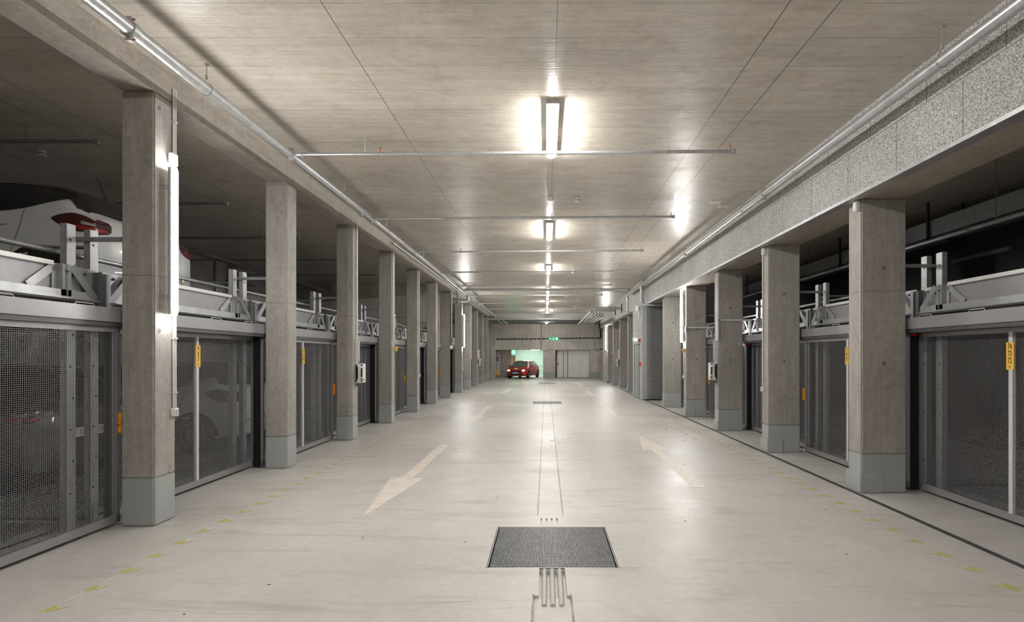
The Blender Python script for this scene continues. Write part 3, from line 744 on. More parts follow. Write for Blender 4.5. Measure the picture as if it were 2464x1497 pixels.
# pale conduit along left beam
t = thing('beam_conduit', 'pale conduit pair along the left beam from the fourth column', 'conduit', (-3.74, 13.2, 4.4))
MB().cyl((-3.74, 13.2, 4.42), (-3.74, 35.7, 4.42), .02, 12).cyl((-3.765, 13.2, 4.36), (-3.765, 35.7, 4.36), .012, 8).build('tube', 'alu_l', t, True)
# bracket pipe at far left column
t = thing('bracket_pipe', 'short pipe on a slotted bracket beside the broad left column', 'pipe', (-3.6, 22.6, 4.1))
MB().cyl((-4.1, 22.9, 4.0), (PL, 22.9, 4.0), .055, 16).tube([(PL, 22.9, 4.0), (PL, 22.9, 4.19)], .055, 16).build('pipe', 'pipe', t, True)
bx(-3.78, -3.72, 22.75, 22.8, 3.85, 4.4).box(-3.95, -3.70, 22.75, 22.8, 3.88, 3.93).build('slotted_rail', 'galv_d', t)
# lower sprinkler pipes along the lifts
for s, X, z, ya, yb, B in ((-1, -4.64, 2.64, 1.0, 21.3, BL), (1, 4.90, 2.60, 8.7, 19.9, BR)):
    t = thing('lift_sprinkler_pipe', f'zinc sprinkler pipe running past the {SIDE[s]} lift posts', 'pipe', (X, ya, z))
    MB().cyl((X, ya, z), (X, yb, z), .025, 16).build('pipe', 'pipe', t, True)
    for k, b in enumerate(B[1:]):
        if not ya < b < yb - .3: continue
        MB().tube([(X + s * .0, b + .26, z + .0), (X, b + .26, z + .07), (X + s * .02, b + .24, z + .11), (X + s * .5, b + .22, z + .12)], .018, 12).build('elbow_outlet', 'galv_d', t, True)
        ring((X, b + .26, z), .025, .05, (0, 1, 0)).build('tee_clamp', 'galv', t, True)
        m = MB().cyl((X, b - 1.05, z - .02), (X, b - 1.05, z - .06), .018, 10).build('sprinkler_socket', 'galv', t)
        MB().cyl((X, b - 1.05, z - .06), (X, b - 1.05, z - .11), .011, 8).build('sprinkler_head', 'brass', t)
# pipes inside the bays
for k, y in enumerate((6.54, 9.2, 11.9, 14.6, 17.3)):
    t = thing('bay_branch_pipe', f'thin pipe under the dark left bay ceiling, {ORD[k]}', 'pipe', (-7.4, y, 4.25), group='branch pipes in the left bays')
    MB().cyl((-5.42, y, 4.25), (-9.7, y, 4.25), .022, 12).build('pipe', 'galv_d', t, True); ring((-5.44, y, 4.25), .022, .05, (1, 0, 0)).build('end_cap', 'galv', t, True)
    MB().cyl((-6.3, y, 4.27), (-6.3, y, CZ), .005, 6).cyl((-8.3, y, 4.27), (-8.3, y, CZ), .005, 6).build('hanger_rod', 'galv_d', t)
t = thing('bay_main_pipe', 'long pipe below the ceiling deep in the left bays', 'pipe', (-8.2, 3, 4.1))
MB().cyl((-8.2, 2, 4.11), (-8.2, 21.4, 4.11), .03, 12).build('pipe', 'galv_d', t, True)
for y in (5, 9.5, 14, 18.5): MB().cyl((-8.2, y, 4.13), (-8.2, y, CZ), .005, 6).build('hanger_rod', 'galv_d', t)
t = thing('bay_riser_pipe', 'pair of thin pipes rising on the left bay back wall', 'pipe', (-9.8, 14, 0))
MB().tube([(-9.82, 16.6, 2.2), (-9.82, 16.6, 3.9), (-9.82, 16.75, 4.0), (-9.82, 18.2, 4.0)], .03, 10).cyl((-9.84, 16.1, 2.0), (-9.84, 16.1, CZ), .03, 10).build('pipe', 'galv_d', t, True)
t = thing('bay_main_pipe', 'long dark pipe hanging in the right bays', 'pipe', (6.5, 3, 3.6))
MB().cyl((6.5, 2, 3.59), (6.5, 20.1, 3.59), .04, 14).build('pipe', 'pipe', t, True)
for y in (5, 7.8, 10.6, 13.4, 16.2, 19): MB().cyl((6.5, y, 3.62), (6.5, y, CZ), .008, 6).build('hanger_rod', 'galv_d', t); ring((6.5, y + .5, 3.59), .04, .06, (0, 1, 0)).build('coupling', 'galv_d', t, True)
t = thing('cable_duct', 'dark rectangular duct under the right bay ceiling', 'duct', (7.4, 3, 3.9))
bx(7.1, 7.7, 2, 20.1, 3.85, 4.15).build('duct_body', 'galv_d', t)
for y in (4, 7, 10, 13, 16, 19): bx(7.06, 7.10, y, y + .04, 3.8, CZ - .004).box(7.70, 7.74, y, y + .04, 3.8, CZ - .004).box(7.06, 7.74, y, y + .04, 3.8, 3.84).build('duct_bracket', 'dark', t)
t = thing('unlit_tube_lamp', 'unlit grey tube lamp on the dark right bay wall', 'lamp', (9.8, 11.4, 3.93))
MB().cyl((9.8, 11.4, 3.93), (9.8, 13.0, 3.93), .06, 14).build('diffuser', 'grey', t, True); bx(9.82, 9.9, 11.6, 11.7, 3.9, 3.96).box(9.82, 9.9, 12.6, 12.7, 3.9, 3.96).build('bracket', 'dark', t)

# ------------------------------------------------------------------ lamps
LYS = [-4.7, .62, 6.03, 11.42, 16.8, 22.2, 27.6, 33.0]
LN = ['second one behind the camera', 'first one behind the camera', 'nearest in view', 'second in view', 'third in view', 'fourth in view', 'fifth in view', 'sixth in view']
for k, y in enumerate(LYS):
    t = thing('ceiling_light', f'lit long ceiling luminaire on the centre line, {LN[k]}', 'ceiling light', (.075, y, CZ), group='row of lit luminaires along the ceiling')
    bx(.005, .145, y - .04, y + 1.56, CZ - .05, CZ).build('housing', 'grey', t)
    m = MB(); P = [(.032, y, CZ - .05), (.032, y, CZ - .068), (.05, y, CZ - .088), (.10, y, CZ - .088), (.118, y, CZ - .068), (.118, y, CZ - .05)]
    m.prism(P, (0, 1.52, 0)); m.build('diffuser', 'lamp', t)
t = thing('ceiling_light', 'small round lit lamp under the far dark soffit', 'ceiling light', (.04, 38.4, 4.06))
MB().lathe((.04, 38.4, 4.06), [(.09, 0), (.09, -.05), (.06, -.08), (.01, -.09)], n=16).build('diffuser', 'lamp', t, True)
def wall_tube(X, y, z0, z1, label):
    t = thing('tube_lamp', label, 'wall lamp', (X, y, z0), group='lit vertical tube lamps on columns')
    r = .041; SH = 1.1 if X < 0 else .85
    MB().lathe((X, y, z0), [(.012, 0), (.032, .012), (r, .05), (r, z1 - z0 - .05), (.032, z1 - z0 - .012), (.012, z1 - z0)], n=18).build('diffuser', 'tube', t, True)
    s = 1 if X > 0 else -1
    P = []
    for i in range(13):
        a = math.pi * (-.5 + i / 12) * SH; P.append((X + s * .0465 * math.cos(a), y + .0465 * math.sin(a), z0 + .015))
    P += [(X + s * .043 * math.cos(math.pi * (.5 - i / 12) * SH), y + .043 * math.sin(math.pi * (.5 - i / 12) * SH), z0 + .015) for i in range(13)]
    m = MB(); b = 0; n = 26; m.v = P + [(q[0], q[1], z1 - .015) for q in P]
    m.f = [(i, (i + 1) % n, n + (i + 1) % n, n + i) for i in range(n)] + [(i, i + 1, 24 - i, 25 - i) for i in range(12)] + [(n + 25 - i, n + 24 - i, n + i + 1, n + i) for i in range(12)]
    m.build('light_shield', 'grey', t, True)  # added shell keeps tube light off the column; arc set for spill
    for z in (z0 + .2, z1 - .2): bx(X + s * .035, X + s * .085, y - .012, y + .012, z - .02, z + .02).build('clip', 'grey', t)
    return t
wall_tube(-3.700, 5.365, 2.045, 3.53, 'brightly lit vertical tube lamp on the nearest left column')
wall_tube(-3.705, 24.35, 2.045, 3.53, 'lit vertical tube lamp on the eighth left column')
wall_tube(3.715, 14.80, 2.02, 3.48, 'lit vertical tube lamp on the fourth right column')
wall_tube(3.715, 33.45, 2.02, 3.46, 'lit vertical tube lamp on the ninth right column')

# ------------------------------------------------------------------ electrical bits
def switch(X, y, z, s, label):
    t = thing('light_switch', label, 'switch', (X, y, z))
    bx(X, X - s * .045, y - .035, y + .035, z - .04, z + .045).build('switch_box', 'white', t, bevel=.006)
    bx(X - s * .045, X - s * .052, y - .02, y + .02, z - .022, z + .026).build('rocker', 'grey', t, bevel=.002)
def conduit(X, y, z0, z1, s, label, r=.011, n=1):
    t = thing('conduit', label, 'conduit', (X, y, z0)); m = MB()
    for i in range(n): m.cyl((X - s * .014, y + i * .03, z0), (X - s * .014, y + i * .03, z1), r, 10)
    m.build('tube', 'alu_l', t, True); m = MB(); z = z0 + .15
    while z < z1 - .05: m.box(X, X - s * .03, y - .016, y + .016 + (n - 1) * .03, z - .008, z + .008); z += .55
    m.build('clip', 'grey', t)
switch(-3.79, 5.482, 1.08, -1, 'white light switch low on the nearest left column')
conduit(-3.79, 5.475, 1.13, 4.36, -1, 'pale conduit running down the nearest left column', .010, 2)
def box_thing(X, y, z, s, label, d=.05, h=.06, w_=.04, mt='white'):
    t = thing('junction_box', label, 'junction box', (X, y, z))
    bx(X, X - s * d, y - w_, y + w_, z - h, z + h).build('box', mt, t, bevel=.005); bx(X - s * d, X - s * (d + .004), y - w_ + .01, y + w_ - .01, z - h + .01, z + h - .01).build('lid', mt, t, bevel=.002)
box_thing(-3.765, 5.42, 3.62, -1, 'white junction box above the nearest left tube lamp')
box_thing(3.795, 6.56, 3.47, 1, 'white junction box under the boards on the nearest right column')
box_thing(3.795, 9.36, 3.46, 1, 'white junction box at the top of the second right column')
switch(3.80, 9.44, 1.07, 1, 'white light switch on the second right column')
conduit(3.80, 9.44, 1.12, 3.42, 1, 'pale conduit down the second right column')
switch(3.80, 14.86, 1.08, 1, 'white light switch below the right tube lamp')
conduit(3.80, 14.88, 1.13, 3.54, 1, 'pale conduit behind the right tube lamp')
switch(-3.79, LY[4] + .22, 1.07, -1, 'white light switch on the fifth left column')
conduit(-3.79, LY[4] + .2, 1.12, 4.3, -1, 'pale conduit on the fifth left column', .012)
switch(-3.79, LY[7] + .22, 1.07, -1, 'white light switch on the eighth left column')
conduit(-3.79, LY[7] + .2, 1.12, 4.3, -1, 'pale conduit on the eighth left column', .012)
conduit(-3.79, LY[2] + .2, 1.55, 4.3, -1, 'pale conduit on the third left column', .02)
conduit(-3.79, LY[3] + .12, 2.05, 4.3, -1, 'pale conduit on the fourth left column', .02)
conduit(-3.79, LY[6] + .2, 2.4, 4.3, -1, 'pale conduit on the broad left column', .02)
conduit(-3.79, LY[8] + .2, 1.5, 4.3, -1, 'pale conduit on the ninth left column', .02)
def control(X, y, s, label):
    t = thing('control_panel', label, 'control panel', (X, y, 1.3), group='lift control panels on columns')
    a = lambda v: X - s * v
    bx(a(0), a(.012), y - .03, y + .1, 1.10, 2.02).build('back_channel', 'alu_l', t)
    bx(a(.012), a(.055), y - .05, y + .10, 1.13, 1.49).build('grip', 'black', t, bevel=.008)
    P = [(a(.045), y - .07, 1.115), (a(.165), y - .07, 1.125), (a(.165), y - .07, 1.50), (a(.045), y - .07, 1.505), (a(.045), y - .07, 1.46), (a(.065), y - .07, 1.43), (a(.065), y - .07, 1.20), (a(.045), y - .07, 1.17)]
    MB().prism(P, (0, .17, 0)).build('housing', 'white', t, bevel=.004)
    f = bx(a(.125), a(.155), y - .074, y - .069, 1.145, 1.485).build('key_strip', 'ink', t)
    bx(a(.128), a(.152), y - .077, y - .074, 1.41, 1.46).build('display', 'screen', f)
    MB().cyl((a(.14), y - .082, 1.225), (a(.14), y - .073, 1.225), .010, 12).build('green_button', 'led_g', f)
    MB().cyl((a(.14), y - .082, 1.18), (a(.14), y - .073, 1.18), .013, 12).build('yellow_button', 'led_y', f)
    MB().cyl((a(.165), y - .03, 1.18), (a(.18), y - .03, 1.18), .014, 12).build('red_button', 'red', t)
    MB().tube([(a(.04), y, 1.12), (a(.045), y - .01, 1.07), (a(.02), y + .01, 1.05), (a(.01), y, 1.1)], .012, 8).build('cable', 'green', t, True)
    pl = bx(a(.02), a(.10), y - .055, y - .048, 1.53, 2.0).build('instruction_plate', 'alu_l', t)
    bx(a(.03), a(.095), y - .057, y - .055, 1.58, 1.94).build('paper', 'white', pl)
    m = MB()
    for i in range(22):
        z = 1.92 - i * .015
        if i % 6: m.box(a(.045), a(.05 + R.uniform(.015, .035)), y - .058, y - .057, z - .002, z + .002)
    m.build('printed_lines', 'grey', pl); m = MB()
    for z in (1.90, 1.79, 1.62): m.box(a(.036), a(.052), y - .0585, y - .057, z - .006, z + .006)
    m.build('orange_marks', 'orange', pl)
control(-3.79, 10.76, -1, 'white lift control panel with instruction plate on the third left column')
control(3.80, 12.02, 1, 'white lift control panel with instruction plate on the third right column')
control(-3.79, LY[9] + .2, -1, 'far white control panel on the tenth left column')
control(3.80, 27.95, 1, 'far white control panel on the right row beyond the stair core')
def estop(X, y, z, s, label):
    t = thing('stop_switch', label, 'stop switch', (X, y, z)); a = lambda v: X - s * v
    bx(a(0), a(.04), y - .03, y + .03, z - .05, z + .05).build('back_box', 'grey', t, bevel=.003)
    bx(a(.04), a(.085), y - .035, y + .035, z - .055, z + .055).build('yellow_box', 'yellow', t, bevel=.005)
    MB().cyl((a(.085), y, z), (a(.11), y, z), .02, 14).build('red_knob', 'red', t, True)
estop(-3.79, 13.45, 1.83, -1, 'yellow stop switch with red knob on the fourth left column')
estop(3.80, 14.70, 1.80, 1, 'yellow stop switch with red knob under the right tube lamp')
estop(-3.79, LY[10] + .1, 1.83, -1, 'tiny yellow stop switch on the eleventh left column')
estop(3.80, 30.6, 1.83, 1, 'tiny yellow stop switch on the far right row')
for k, (y, z, x1) in enumerate(((11.88, 2.44, 4.53), (14.61, 2.42, 4.53))):
    t = thing('cable_duct', f'slim grey cable duct across the face of the {["third", "fourth"][k]} right column', 'duct', (3.8, y, z))
    bx(3.78, x1, y - .022, y, z - .018, z + .018).build('duct', 'alu_l', t)
    bx(3.762, 3.80, y - .022, y + .03, 2.0 if k == 0 else 2.3, z + .02).build('duct', 'alu_l', t)
    MB().tube([(3.79, y - .03, z - .005), (3.84, y - .026, z + .022)], .008, 6).build('green_wire', 'green', t)
# detectors and sensors
for i, (x, y, lb) in enumerate(((.56, 9.75, 'round white smoke detector beside the ceiling centre line, nearest'), (.90, 18.0, 'second smoke detector on the aisle ceiling'), (.95, 25.5, 'third smoke detector on the aisle ceiling'),
                                (-7.0, 7.5, 'smoke detector in the nearest dark left bay'), (-7.0, 13.0, 'smoke detector in the second dark left bay'))):
    t = thing('smoke_detector', lb, 'smoke detector', (x, y, CZ))
    MB().lathe((x, y, CZ), [(.045, 0), (.045, -.025), (.055, -.03), (.055, -.055), (.045, -.07), (.02, -.078)], n=20).build('body', 'white', t, True)
    MB().lathe((x, y, CZ - .04), [(.0565, 0), (.0565, -.008)], n=20).build('vent_slot', 'dark', t)
t = thing('motion_sensor', 'white domed sensor on the ceiling centre line', 'sensor', (.085, 9.72, CZ))
MB().lathe((.085, 9.72, CZ), [(.06, 0), (.06, -.02), (.05, -.045), (.02, -.058)], n=20).build('dome', 'white', t, True)
for i, (x, y) in enumerate(((3.13, 10.0), (3.38, 10.25))):
    tag(bx(x - .1, x + .1, y - .09, y + .09, CZ - .015, CZ).build('cover_plate', 'white', bevel=.003), f'small white ceiling cover plate above the right pipe, {"left" if i == 0 else "right"} one', 'plate')
# exit signs
t = thing('exit_sign', 'green exit sign hanging from the ceiling over the aisle', 'exit sign', (.3, 22.2, 2.35))
bx(.11, .53, 22.2, 22.26, 2.30, 2.43).build('box', 'white', t); f = bx(.115, .525, 22.196, 22.2, 2.305, 2.425).build('green_face', 'exit_g', t)
m = MB(); y = 22.195
m.box(.40, .47, y, y + .001, 2.315, 2.41)
m.cyl((.305, y, 2.40), (.305, y + .001, 2.40), .010, 10)
m.prism([(.29, y, 2.385), (.315, y, 2.39), (.31, y, 2.35), (.335, y, 2.325), (.32, y, 2.315), (.298, y, 2.342), (.27, y, 2.318), (.262, y, 2.33), (.285, y, 2.352)], (0, .001, 0))
m.prism([(.20, y, 2.355), (.20, y, 2.375), (.165, y, 2.375), (.165, y, 2.39), (.13, y, 2.365), (.165, y, 2.34), (.165, y, 2.355)], (0, .001, 0))
m.build('pictogram', 'exit_w', f)
MB().cyl((.31, 22.23, 2.43), (.31, 22.23, CZ), .009, 8).build('hanger_rod', 'pipe', t)
t = thing('exit_sign', 'small lit exit sign above the stair core door', 'exit sign', (3.5, 21.4, 2.3))
bx(3.42, 3.60, 21.35, 21.39, 2.24, 2.36).build('box', 'exit_w', t); bx(3.42, 3.47, 21.345, 21.35, 2.25, 2.35).build('green_face', 'exit_g', t)
t = thing('alarm_sounder', 'round red alarm sounder beside the core door', 'alarm', (3.6, 20.62, 2.25))
MB().cyl((3.60, 20.62, 2.25), (3.53, 20.62, 2.25), .065, 20).build('body', 'red', t, True)
t = thing('call_point', 'red fire call point beside the core door', 'call point', (3.6, 20.55, 1.35))
bx(3.60, 3.54, 20.50, 20.60, 1.26, 1.42).build('box', 'red', t, bevel=.006)
t = thing('siren_horn', 'beige warning horn high on the stair core', 'horn', (3.6, 20.9, 3.5))
MB().lathe((3.60, 20.75, 3.48), [(.03, 0), (.06, .06), (.11, .12), (.11, .13)], (-1, -.35, 0), 18).build('horn', 'mint2', t, True)
bx(3.54, 3.60, 20.70, 20.80, 3.12, 3.42).build('mount', 'mint2', t, bevel=.02)
# far wall cabling and signal
t = thing('cable_band', 'black clipped cable band across the far wall', 'cable', (0, 40.58, 2.95))
MB().tube([(-3.75, 40.555, 2.91), (-1, 40.555, 2.94), (2, 40.555, 2.99), (4.05, 40.555, 3.0), (4.10, 40.555, 3.0), (4.10, 40.555, 3.5), (4.0, 40.555, 3.9), (4.0, 40.555, 4.08)], .035, 8).build('cable', 'black', t, True)
for i in range(24): bx(-3.5 + i * .31, -3.46 + i * .31, 40.51, 40.595, 2.87 + i * .003, 3.0 + i * .003).build('clip', 'grey', t)
t = thing('wall_conduit', 'thin grey conduits down the far wall to the bay lintel', 'conduit', (-.34, 40.55, 2.1))
MB().tube([(-.34, 40.46, 4.06), (-.34, 40.46, 2.15), (-.3, 40.46, 2.10), (.05, 40.46, 2.12)], .028, 8).build('tube', 'pipe', t, True)
MB().tube([(.07, 40.46, 4.06), (.07, 40.46, 2.2), (-.1, 40.46, 2.13)], .018, 8).build('tube', 'alu_l', t, True)
bx(-.5, -.25, 40.5, 40.6, 2.08, 2.15).build('lintel_lamp', 'white', t)
t = thing('wall_conduit', 'thin grey conduit down the far wall at the right', 'conduit', (3.6, 40.55, 2.1))
MB().tube([(3.63, 40.46, 4.06), (3.63, 40.46, 2.1), (3.7, 40.46, 2.04), (3.95, 40.46, 2.04)], .025, 8).build('tube', 'pipe', t, True)
t = thing('ceiling_light', 'low lit strip light under the lintel before the lit bay', 'ceiling light', (-1.2, 41.3, 2.1))
bx(-1.2, -.25, 41.22, 41.34, 2.13, 2.16).build('housing', 'grey', t); bx(-1.18, -.27, 41.24, 41.32, 2.115, 2.13).build('diffuser', 'bayl', t)
t = thing('signal_light', 'glowing green signal light at the lit bay entrance', 'signal light', (-2.4, 40.5, 1.92))
bx(-2.60, -2.32, 40.50, 40.62, 1.72, 2.12).build('box', 'white', t, bevel=.01)
MB().cyl((-2.46, 40.50, 1.93), (-2.46, 40.46, 1.93), .10, 20).build('green_lens', 'sig_g', t, True)
t = thing('trolley', 'small wooden trolley with a yellow sign in the far left corner', 'trolley', (-3.7, 41.4, 0))
bx(-3.86, -3.45, 41.2, 41.6, .12, .19).build('deck', 'leaf2', t)
for x in (-3.82, -3.53): bx(x, x + .06, 41.2, 41.6, 0, .12).build('foot', 'leaf2', t)
MB().prism([(-3.84, 41.3, .19), (-3.74, 41.3, .19), (-3.68, 41.3, .58), (-3.86, 41.3, .58)], (0, .05, 0)).build('yellow_sign', 'yellow', t)

# ------------------------------------------------------------------ cars
def crom(P, x):
    n = len(P)
    for i in range(n - 1):
        if x <= P[i + 1][0] or i == n - 2:
            a, b = P[i], P[i + 1]; t = min(1, max(0, (x - a[0]) / (b[0] - a[0]))); p0 = P[max(i - 1, 0)]; p3 = P[min(i + 2, n - 1)]
            out = []
            for k in range(1, len(a)):
                h = b[0] - a[0]
                m0 = (b[k] - p0[k]) / max(b[0] - p0[0], 1e-6) * h; m1 = (p3[k] - a[k]) / max(p3[0] - a[0], 1e-6) * h
                d = b[k] - a[k]
                if m0 * d < 0: m0 = 0
                if m1 * d < 0: m1 = 0
                m0 = math.copysign(min(abs(m0), 2.5 * abs(d)), d) if d else 0; m1 = math.copysign(min(abs(m1), 2.5 * abs(d)), d) if d else 0
                out.append((2 * t**3 - 3 * t**2 + 1) * a[k] + (t**3 - 2 * t**2 + t) * m0 + (-2 * t**3 + 3 * t**2) * b[k] + (t**3 - t**2) * m1)
            return out
# x, half width, bottom, belt, top, roof half width
ST = [(-2.00, .60, .42, .70, .82, .50), (-1.985, .74, .32, .82, .92, .56), (-1.92, .81, .25, .90, 1.02, .60), (-1.78, .85, .22, .945, 1.18, .60), (-1.58, .865, .20, .95, 1.35, .58), (-1.30, .87, .19, .95, 1.42, .585),
      (-.7, .87, .18, .94, 1.465, .61), (-.1, .87, .18, .93, 1.467, .62), (.35, .87, .18, .915, 1.42, .61), (.62, .868, .18, .905, 1.31, .60), (.95, .862, .18, .90, 1.10, .64),
      (1.18, .855, .19, .88, .955, .68), (1.50, .845, .20, .83, .89, .64), (1.78, .81, .21, .74, .80, .60), (1.92, .74, .24, .66, .71, .54), (1.985, .66, .30, .58, .62, .48), (2.0, .55, .36, .52, .56, .4)]
STW = [(-2.00, .62, .42, .74, .86, .52), (-1.985, .76, .32, .86, .95, .58), (-1.93, .82, .25, .96, 1.03, .62), (-1.80, .855, .22, 1.02, 1.12, .62), (-1.62, .865, .20, 1.04, 1.32, .60), (-1.35, .87, .19, 1.04, 1.42, .60),
      (-.7, .87, .18, 1.03, 1.465, .62), (-.1, .87, .18, 1.01, 1.47, .62), (.35, .87, .18, .99, 1.43, .61), (.62, .868, .18, .97, 1.32, .60), (.95, .862, .18, .94, 1.12, .64),
      (1.18, .855, .19, .91, .98, .68)] + ST[12:]
CUR = [ST]
def section(x):
    w_, zb, be, tp, wr = crom(CUR[0], x); P = [(0, zb), (w_ * .80, zb), (w_ * .965, zb + .06), (w_, (zb + be) * .48), (w_ * .992, be - .14), (w_ * .955, be)]
    for f_ in (.35, .7): P.append((w_ * .955 + (wr - w_ * .955) * f_ + .02 * math.sin(f_ * 3.14), be + (tp - .045 - be) * f_))
    P += [(wr, tp - .045), (wr * .88, tp - .012), (wr * .6, tp), (0, tp + .012)]
    return P
def car(name, label, loc, rz, sc, white, rim='rim', paint=None):
    t = thing(name, label, 'car', loc, 1e-9 + rz); t.scale = (sc,) * 3
    CUR[0] = STW if white else ST
    nx = 90; pr = paint or ('carw' if white else 'carr')
    xs = [-2 + 4 * i / nx for i in range(nx + 1)]; m = MB(); rows = []
    for x in xs:
        S = section(x); row = []
        full = [(y, z) for y, z in S] + [(-y, z) for y, z in S[-2:0:-1]]
        for y, z in full: row.append(len(m.v)); m.v.append((x, y, z))
        rows.append(row)
    k = len(rows[0])
    for a, b in zip(rows, rows[1:]):
        for i in range(k): j = (i + 1) % k; m.f.append((a[i], a[j], b[j], b[i]))
    m.f.append(tuple(rows[0])); m.f.append(tuple(reversed(rows[-1])))
    body = m.build('body', pr, t, True)
    bvh = BVHTree.FromPolygons([Vector(v) for v in m.v], m.f)
    def patch(nm, mt, fn, d, nu, nv, off=.005, par=None):
        q = MB(); idx = {}; d = Vector(d)
        for i in range(nu + 1):
            for j in range(nv + 1):
                o = Vector(fn(i / nu, j / nv)) - d * 3
                h = bvh.ray_cast(o, d)
                if h[0] is None: continue
                nrm = h[1] if h[1].dot(d) < 0 else -h[1]
                idx[i, j] = len(q.v); q.v.append(tuple(h[0] + nrm * off))
        for i in range(nu):
            for j in range(nv):
                K = [(i, j), (i + 1, j), (i + 1, j + 1), (i, j + 1)]
                if all(x in idx for x in K): q.f.append(tuple(idx[x] for x in K))
        return q.build(nm, mt, par or t, True) if q.f else None
    L = lambda a, b, u: a + (b - a) * u
    gl = 'glass' if white else 'glass_t'
    # roof skin, screens
    if white: patch('black_roof', 'glass', lambda u, v: (L(-1.66, .45, u), L(-.60, .60, v), 0), (0, 0, -1), 40, 14, .010)
    patch('windscreen', gl, lambda u, v: (L(.50, 1.14, u), L(-1, 1, v) * L(.54, .62, u), 0), (0, 0, -1), 10, 10, .006)
    if white: patch('rear_window', 'glass', lambda u, v: (0, L(-1, 1, u) * L(.72, .60, v), L(1.075 + .03 * (2 * u - 1) ** 2, 1.38, v)), (1, 0, 0), 22, 14, .012)
    else: patch('rear_window', 'glass', lambda u, v: (L(-1.90, -1.56, u), L(-1, 1, v) * L(.60, .575, u), 0), (0, 0, -1), 12, 12, .010)
    for sg in (1, -1):
        # side glass sweeping up to a point at the rear
        def sw(u, v):
            if not white:
                x = L(-1.30, .62, u); lo = .975 + (.24 * max(0, 1 - (x + 1.30) / .75) ** 1.6); top = 1.36
            else:
                x = L(-1.80, .62, u); top = 1.41
                Q = [(-1.80, 1.07), (-1.76, 1.095), (-1.69, 1.14), (-1.61, 1.227), (-1.40, 1.15), (-1.26, 1.10), (-1.1, 1.07), (-.95, 1.056), (.62, 1.0)]
                for (xa, za), (xb, zb_) in zip(Q, Q[1:]):
                    if xa <= x <= xb: lo = za + (zb_ - za) * (x - xa) / (xb - xa)
            hi = max(lo + .002, min(section(x)[8][1] - .005, top))
            return (x, 0, L(lo, hi, v))
        sgl = patch('side_window', 'glass' if white else gl, sw, (0, -sg, 0), 60, 8, .010)
        patch('window_pillar', pr if not white else 'glass', lambda u, v: (L(-.28, -.20, u), 0, L(1.02, 1.36, v)), (0, -sg, 0), 2, 8, .015)
        patch('door_gap', 'ink', lambda u, v: (-1.24 + .22 * max(0, .72 - v) + .006 * u, 0, L(.42, 1.09, v)), (0, -sg, 0), 1, 14, .003)
        patch('door_gap', 'ink', lambda u, v: (-.10 + .006 * u, 0, L(.30, .95, v)), (0, -sg, 0), 1, 8, .003)
        # arches and wheels
        for xw in (-1.40, 1.22):
            def ar(u, v, xw=xw): a = math.pi * 2 * u; r = .375 * v; return (xw + r * math.cos(a), 0, .31 + r * math.sin(a))
            patch('wheel_arch', 'ink', ar, (0, -sg, 0), 28, 3, .003)
            wz = .305; y1 = sg * .885
            wh = MB().lathe((xw, y1 - sg * .2, wz), [(.20, 0), (.285, .01), (.305, .04), (.305, .16), (.285, .195), (.205, .2)], (0, sg, 0), 28).build('wheel', 'tyre', t, True)
            mm = MB().lathe((xw, y1 - sg * .01, wz), [(.20, 0), (.20, .012), (.185, .008), (.05, .012), (.01, .014)], (0, sg, 0), 24); mm.build('rim', rim, wh, True)
        patch('door_handle', pr, lambda u, v: (L(-1.12, -.90, u), 0, L(.90, .93, v) if white else L(.845, .875, v)), (0, -sg, 0), 6, 2, .022)
        # mirror
        mm = MB().lathe((.72, sg * .84, .99), [(.03, 0), (.07, .03), (.085, .1), (.07, .17), (.02, .19)], (0, sg, .05), 12); mm.build('door_mirror', pr, t, True)
        # tail lamp wrapping the corner
        def tl(u, v, kk=1., u0=0., u1=1.):
            u = u0 + (u1 - u0) * u
            if u < .7: x, y = L(-1.57, -1.94, u / .7), L(.86, .83, u / .7)
            else: x, y = L(-1.94, -1.99, (u - .7) / .3), L(.83, .60, (u - .7) / .3)
            h = .095 * min(1, math.sin(min(1.0, u * 1.25 + .02) * 2.6) ** .8 + .0) if u < .78 else .095 * (.62 + .38 * (1 - (u - .78) / .22) )* (1 if u < .97 else .6)
            h = max(h, .004); c = L(.975, .905, min(1, u * 1.3))
            return (x, sg * y, c + (v * 2 - 1) * h * kk)
        dd = Vector((.55, -sg * .83, 0))
        tp_ = patch('tail_lamp', 'tail', tl, dd, 26, 8, .010)
        patch('tail_lamp_inner', 'tailr', lambda u, v: tl(u, v * .22 + .06, .8, .40, .92), dd, 10, 2, .014, tp_)
        patch('reverse_lamp_inner', 'rev', lambda u, v: tl(u, v * .26 + .42, .8, .56, .78), dd, 8, 2, .014, tp_)
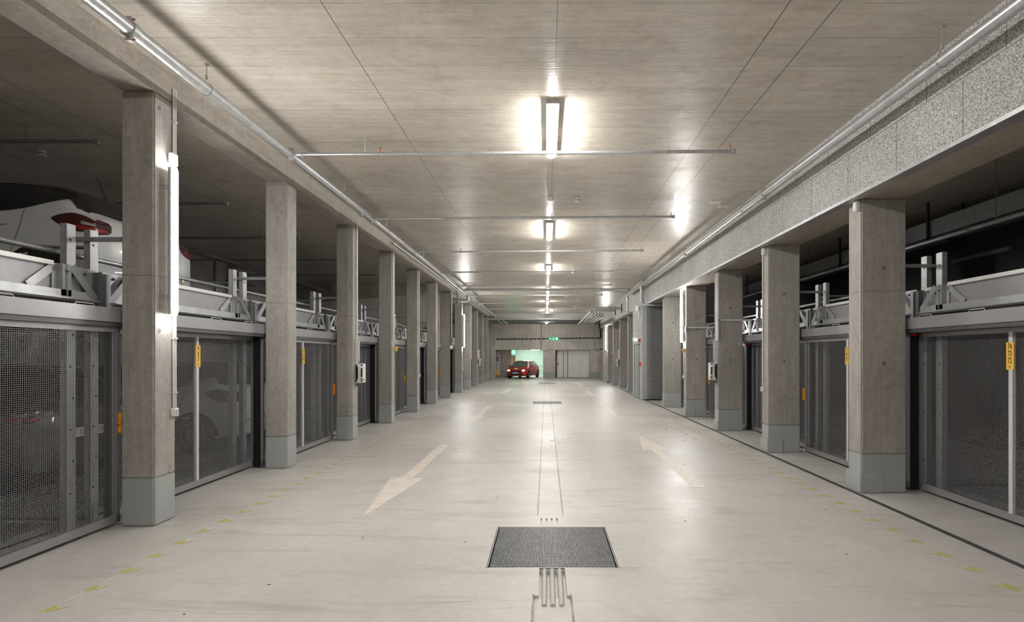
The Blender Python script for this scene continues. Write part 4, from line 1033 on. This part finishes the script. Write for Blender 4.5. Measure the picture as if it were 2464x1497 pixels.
        hp = patch('headlamp', 'head' if not white else 'platew', lambda u, v: (0, sg * (.625 + .115 * v * math.cos(u * 6.283)), .665 + .055 * v * math.sin(u * 6.283)), (-1, 0, 0), 16, 3, .010)
    # front face
    patch('grille', 'ink', lambda u, v: (0, L(-.47, .47, u) * (.82 + .18 * v), .505 + .135 * v), (-1, 0, 0), 10, 4, .008)
    patch('lower_intake', 'ink', lambda u, v: (0, L(-.66, .66, u), .30 + .11 * v), (-1, 0, 0), 12, 3, .008)
    patch('bumper_gap', 'ink', lambda u, v: (0, L(-.5, .5, u), .50 + .02 * v), (1, 0, 0), 8, 1, .006)
    patch('nose_badge', 'rim', lambda u, v: (0, .045 * v * math.cos(u * 6.283), .665 + .045 * v * math.sin(u * 6.283)), (-1, 0, 0), 12, 2, .010)
    for xx, d in ((2.03, 1), (-2.03, -1)):
        pz = .42 if d > 0 else .60
        p = bx(xx - .008, xx + .008, -.26, .26, pz, pz + .11).build('number_plate', 'platew', t)
        q = bx(xx + d * .008, xx + d * .010, -.26 if d < 0 else .215, -.215 if d < 0 else .26, pz, pz + .11).build('blue_band', 'blue', p)
        mk = MB()
        for i in range(6): mk.box(xx + d * .008, xx + d * .010, -.17 + i * .06, -.17 + i * .06 + .035, pz + .025, pz + .085)
        mk.build('plate_marks', 'grey', p)
    MB().cyl((-1.55, .1, 1.36), (-1.42, .1, 1.66), .004, 6).build('aerial', 'ink', t)
    return t
car('hatchback_car', 'white hatchback with black roof parked high on the left lift', (-6.86, 6.64, 2.155), math.pi, 1., True)
car('hatchback_car', 'white hatchback parked low behind the left mesh gates', (-6.95, 9.38, .085), math.pi, 1., True, 'seal')  # rims coloured dark to stand for shade deep in the bay
car('hatchback_car', 'red hatchback with lit headlamps driving out of the lit bay', (-1.72, 41.05, 0), math.radians(-106), .90, False)
car('hatchback_car', 'dark car added low behind the nearest left mesh gate', (-7.62, 6.64, .085), math.pi, 1., True, 'seal', 'card')  # car added to fill the bay with dark, guessed from a red spot
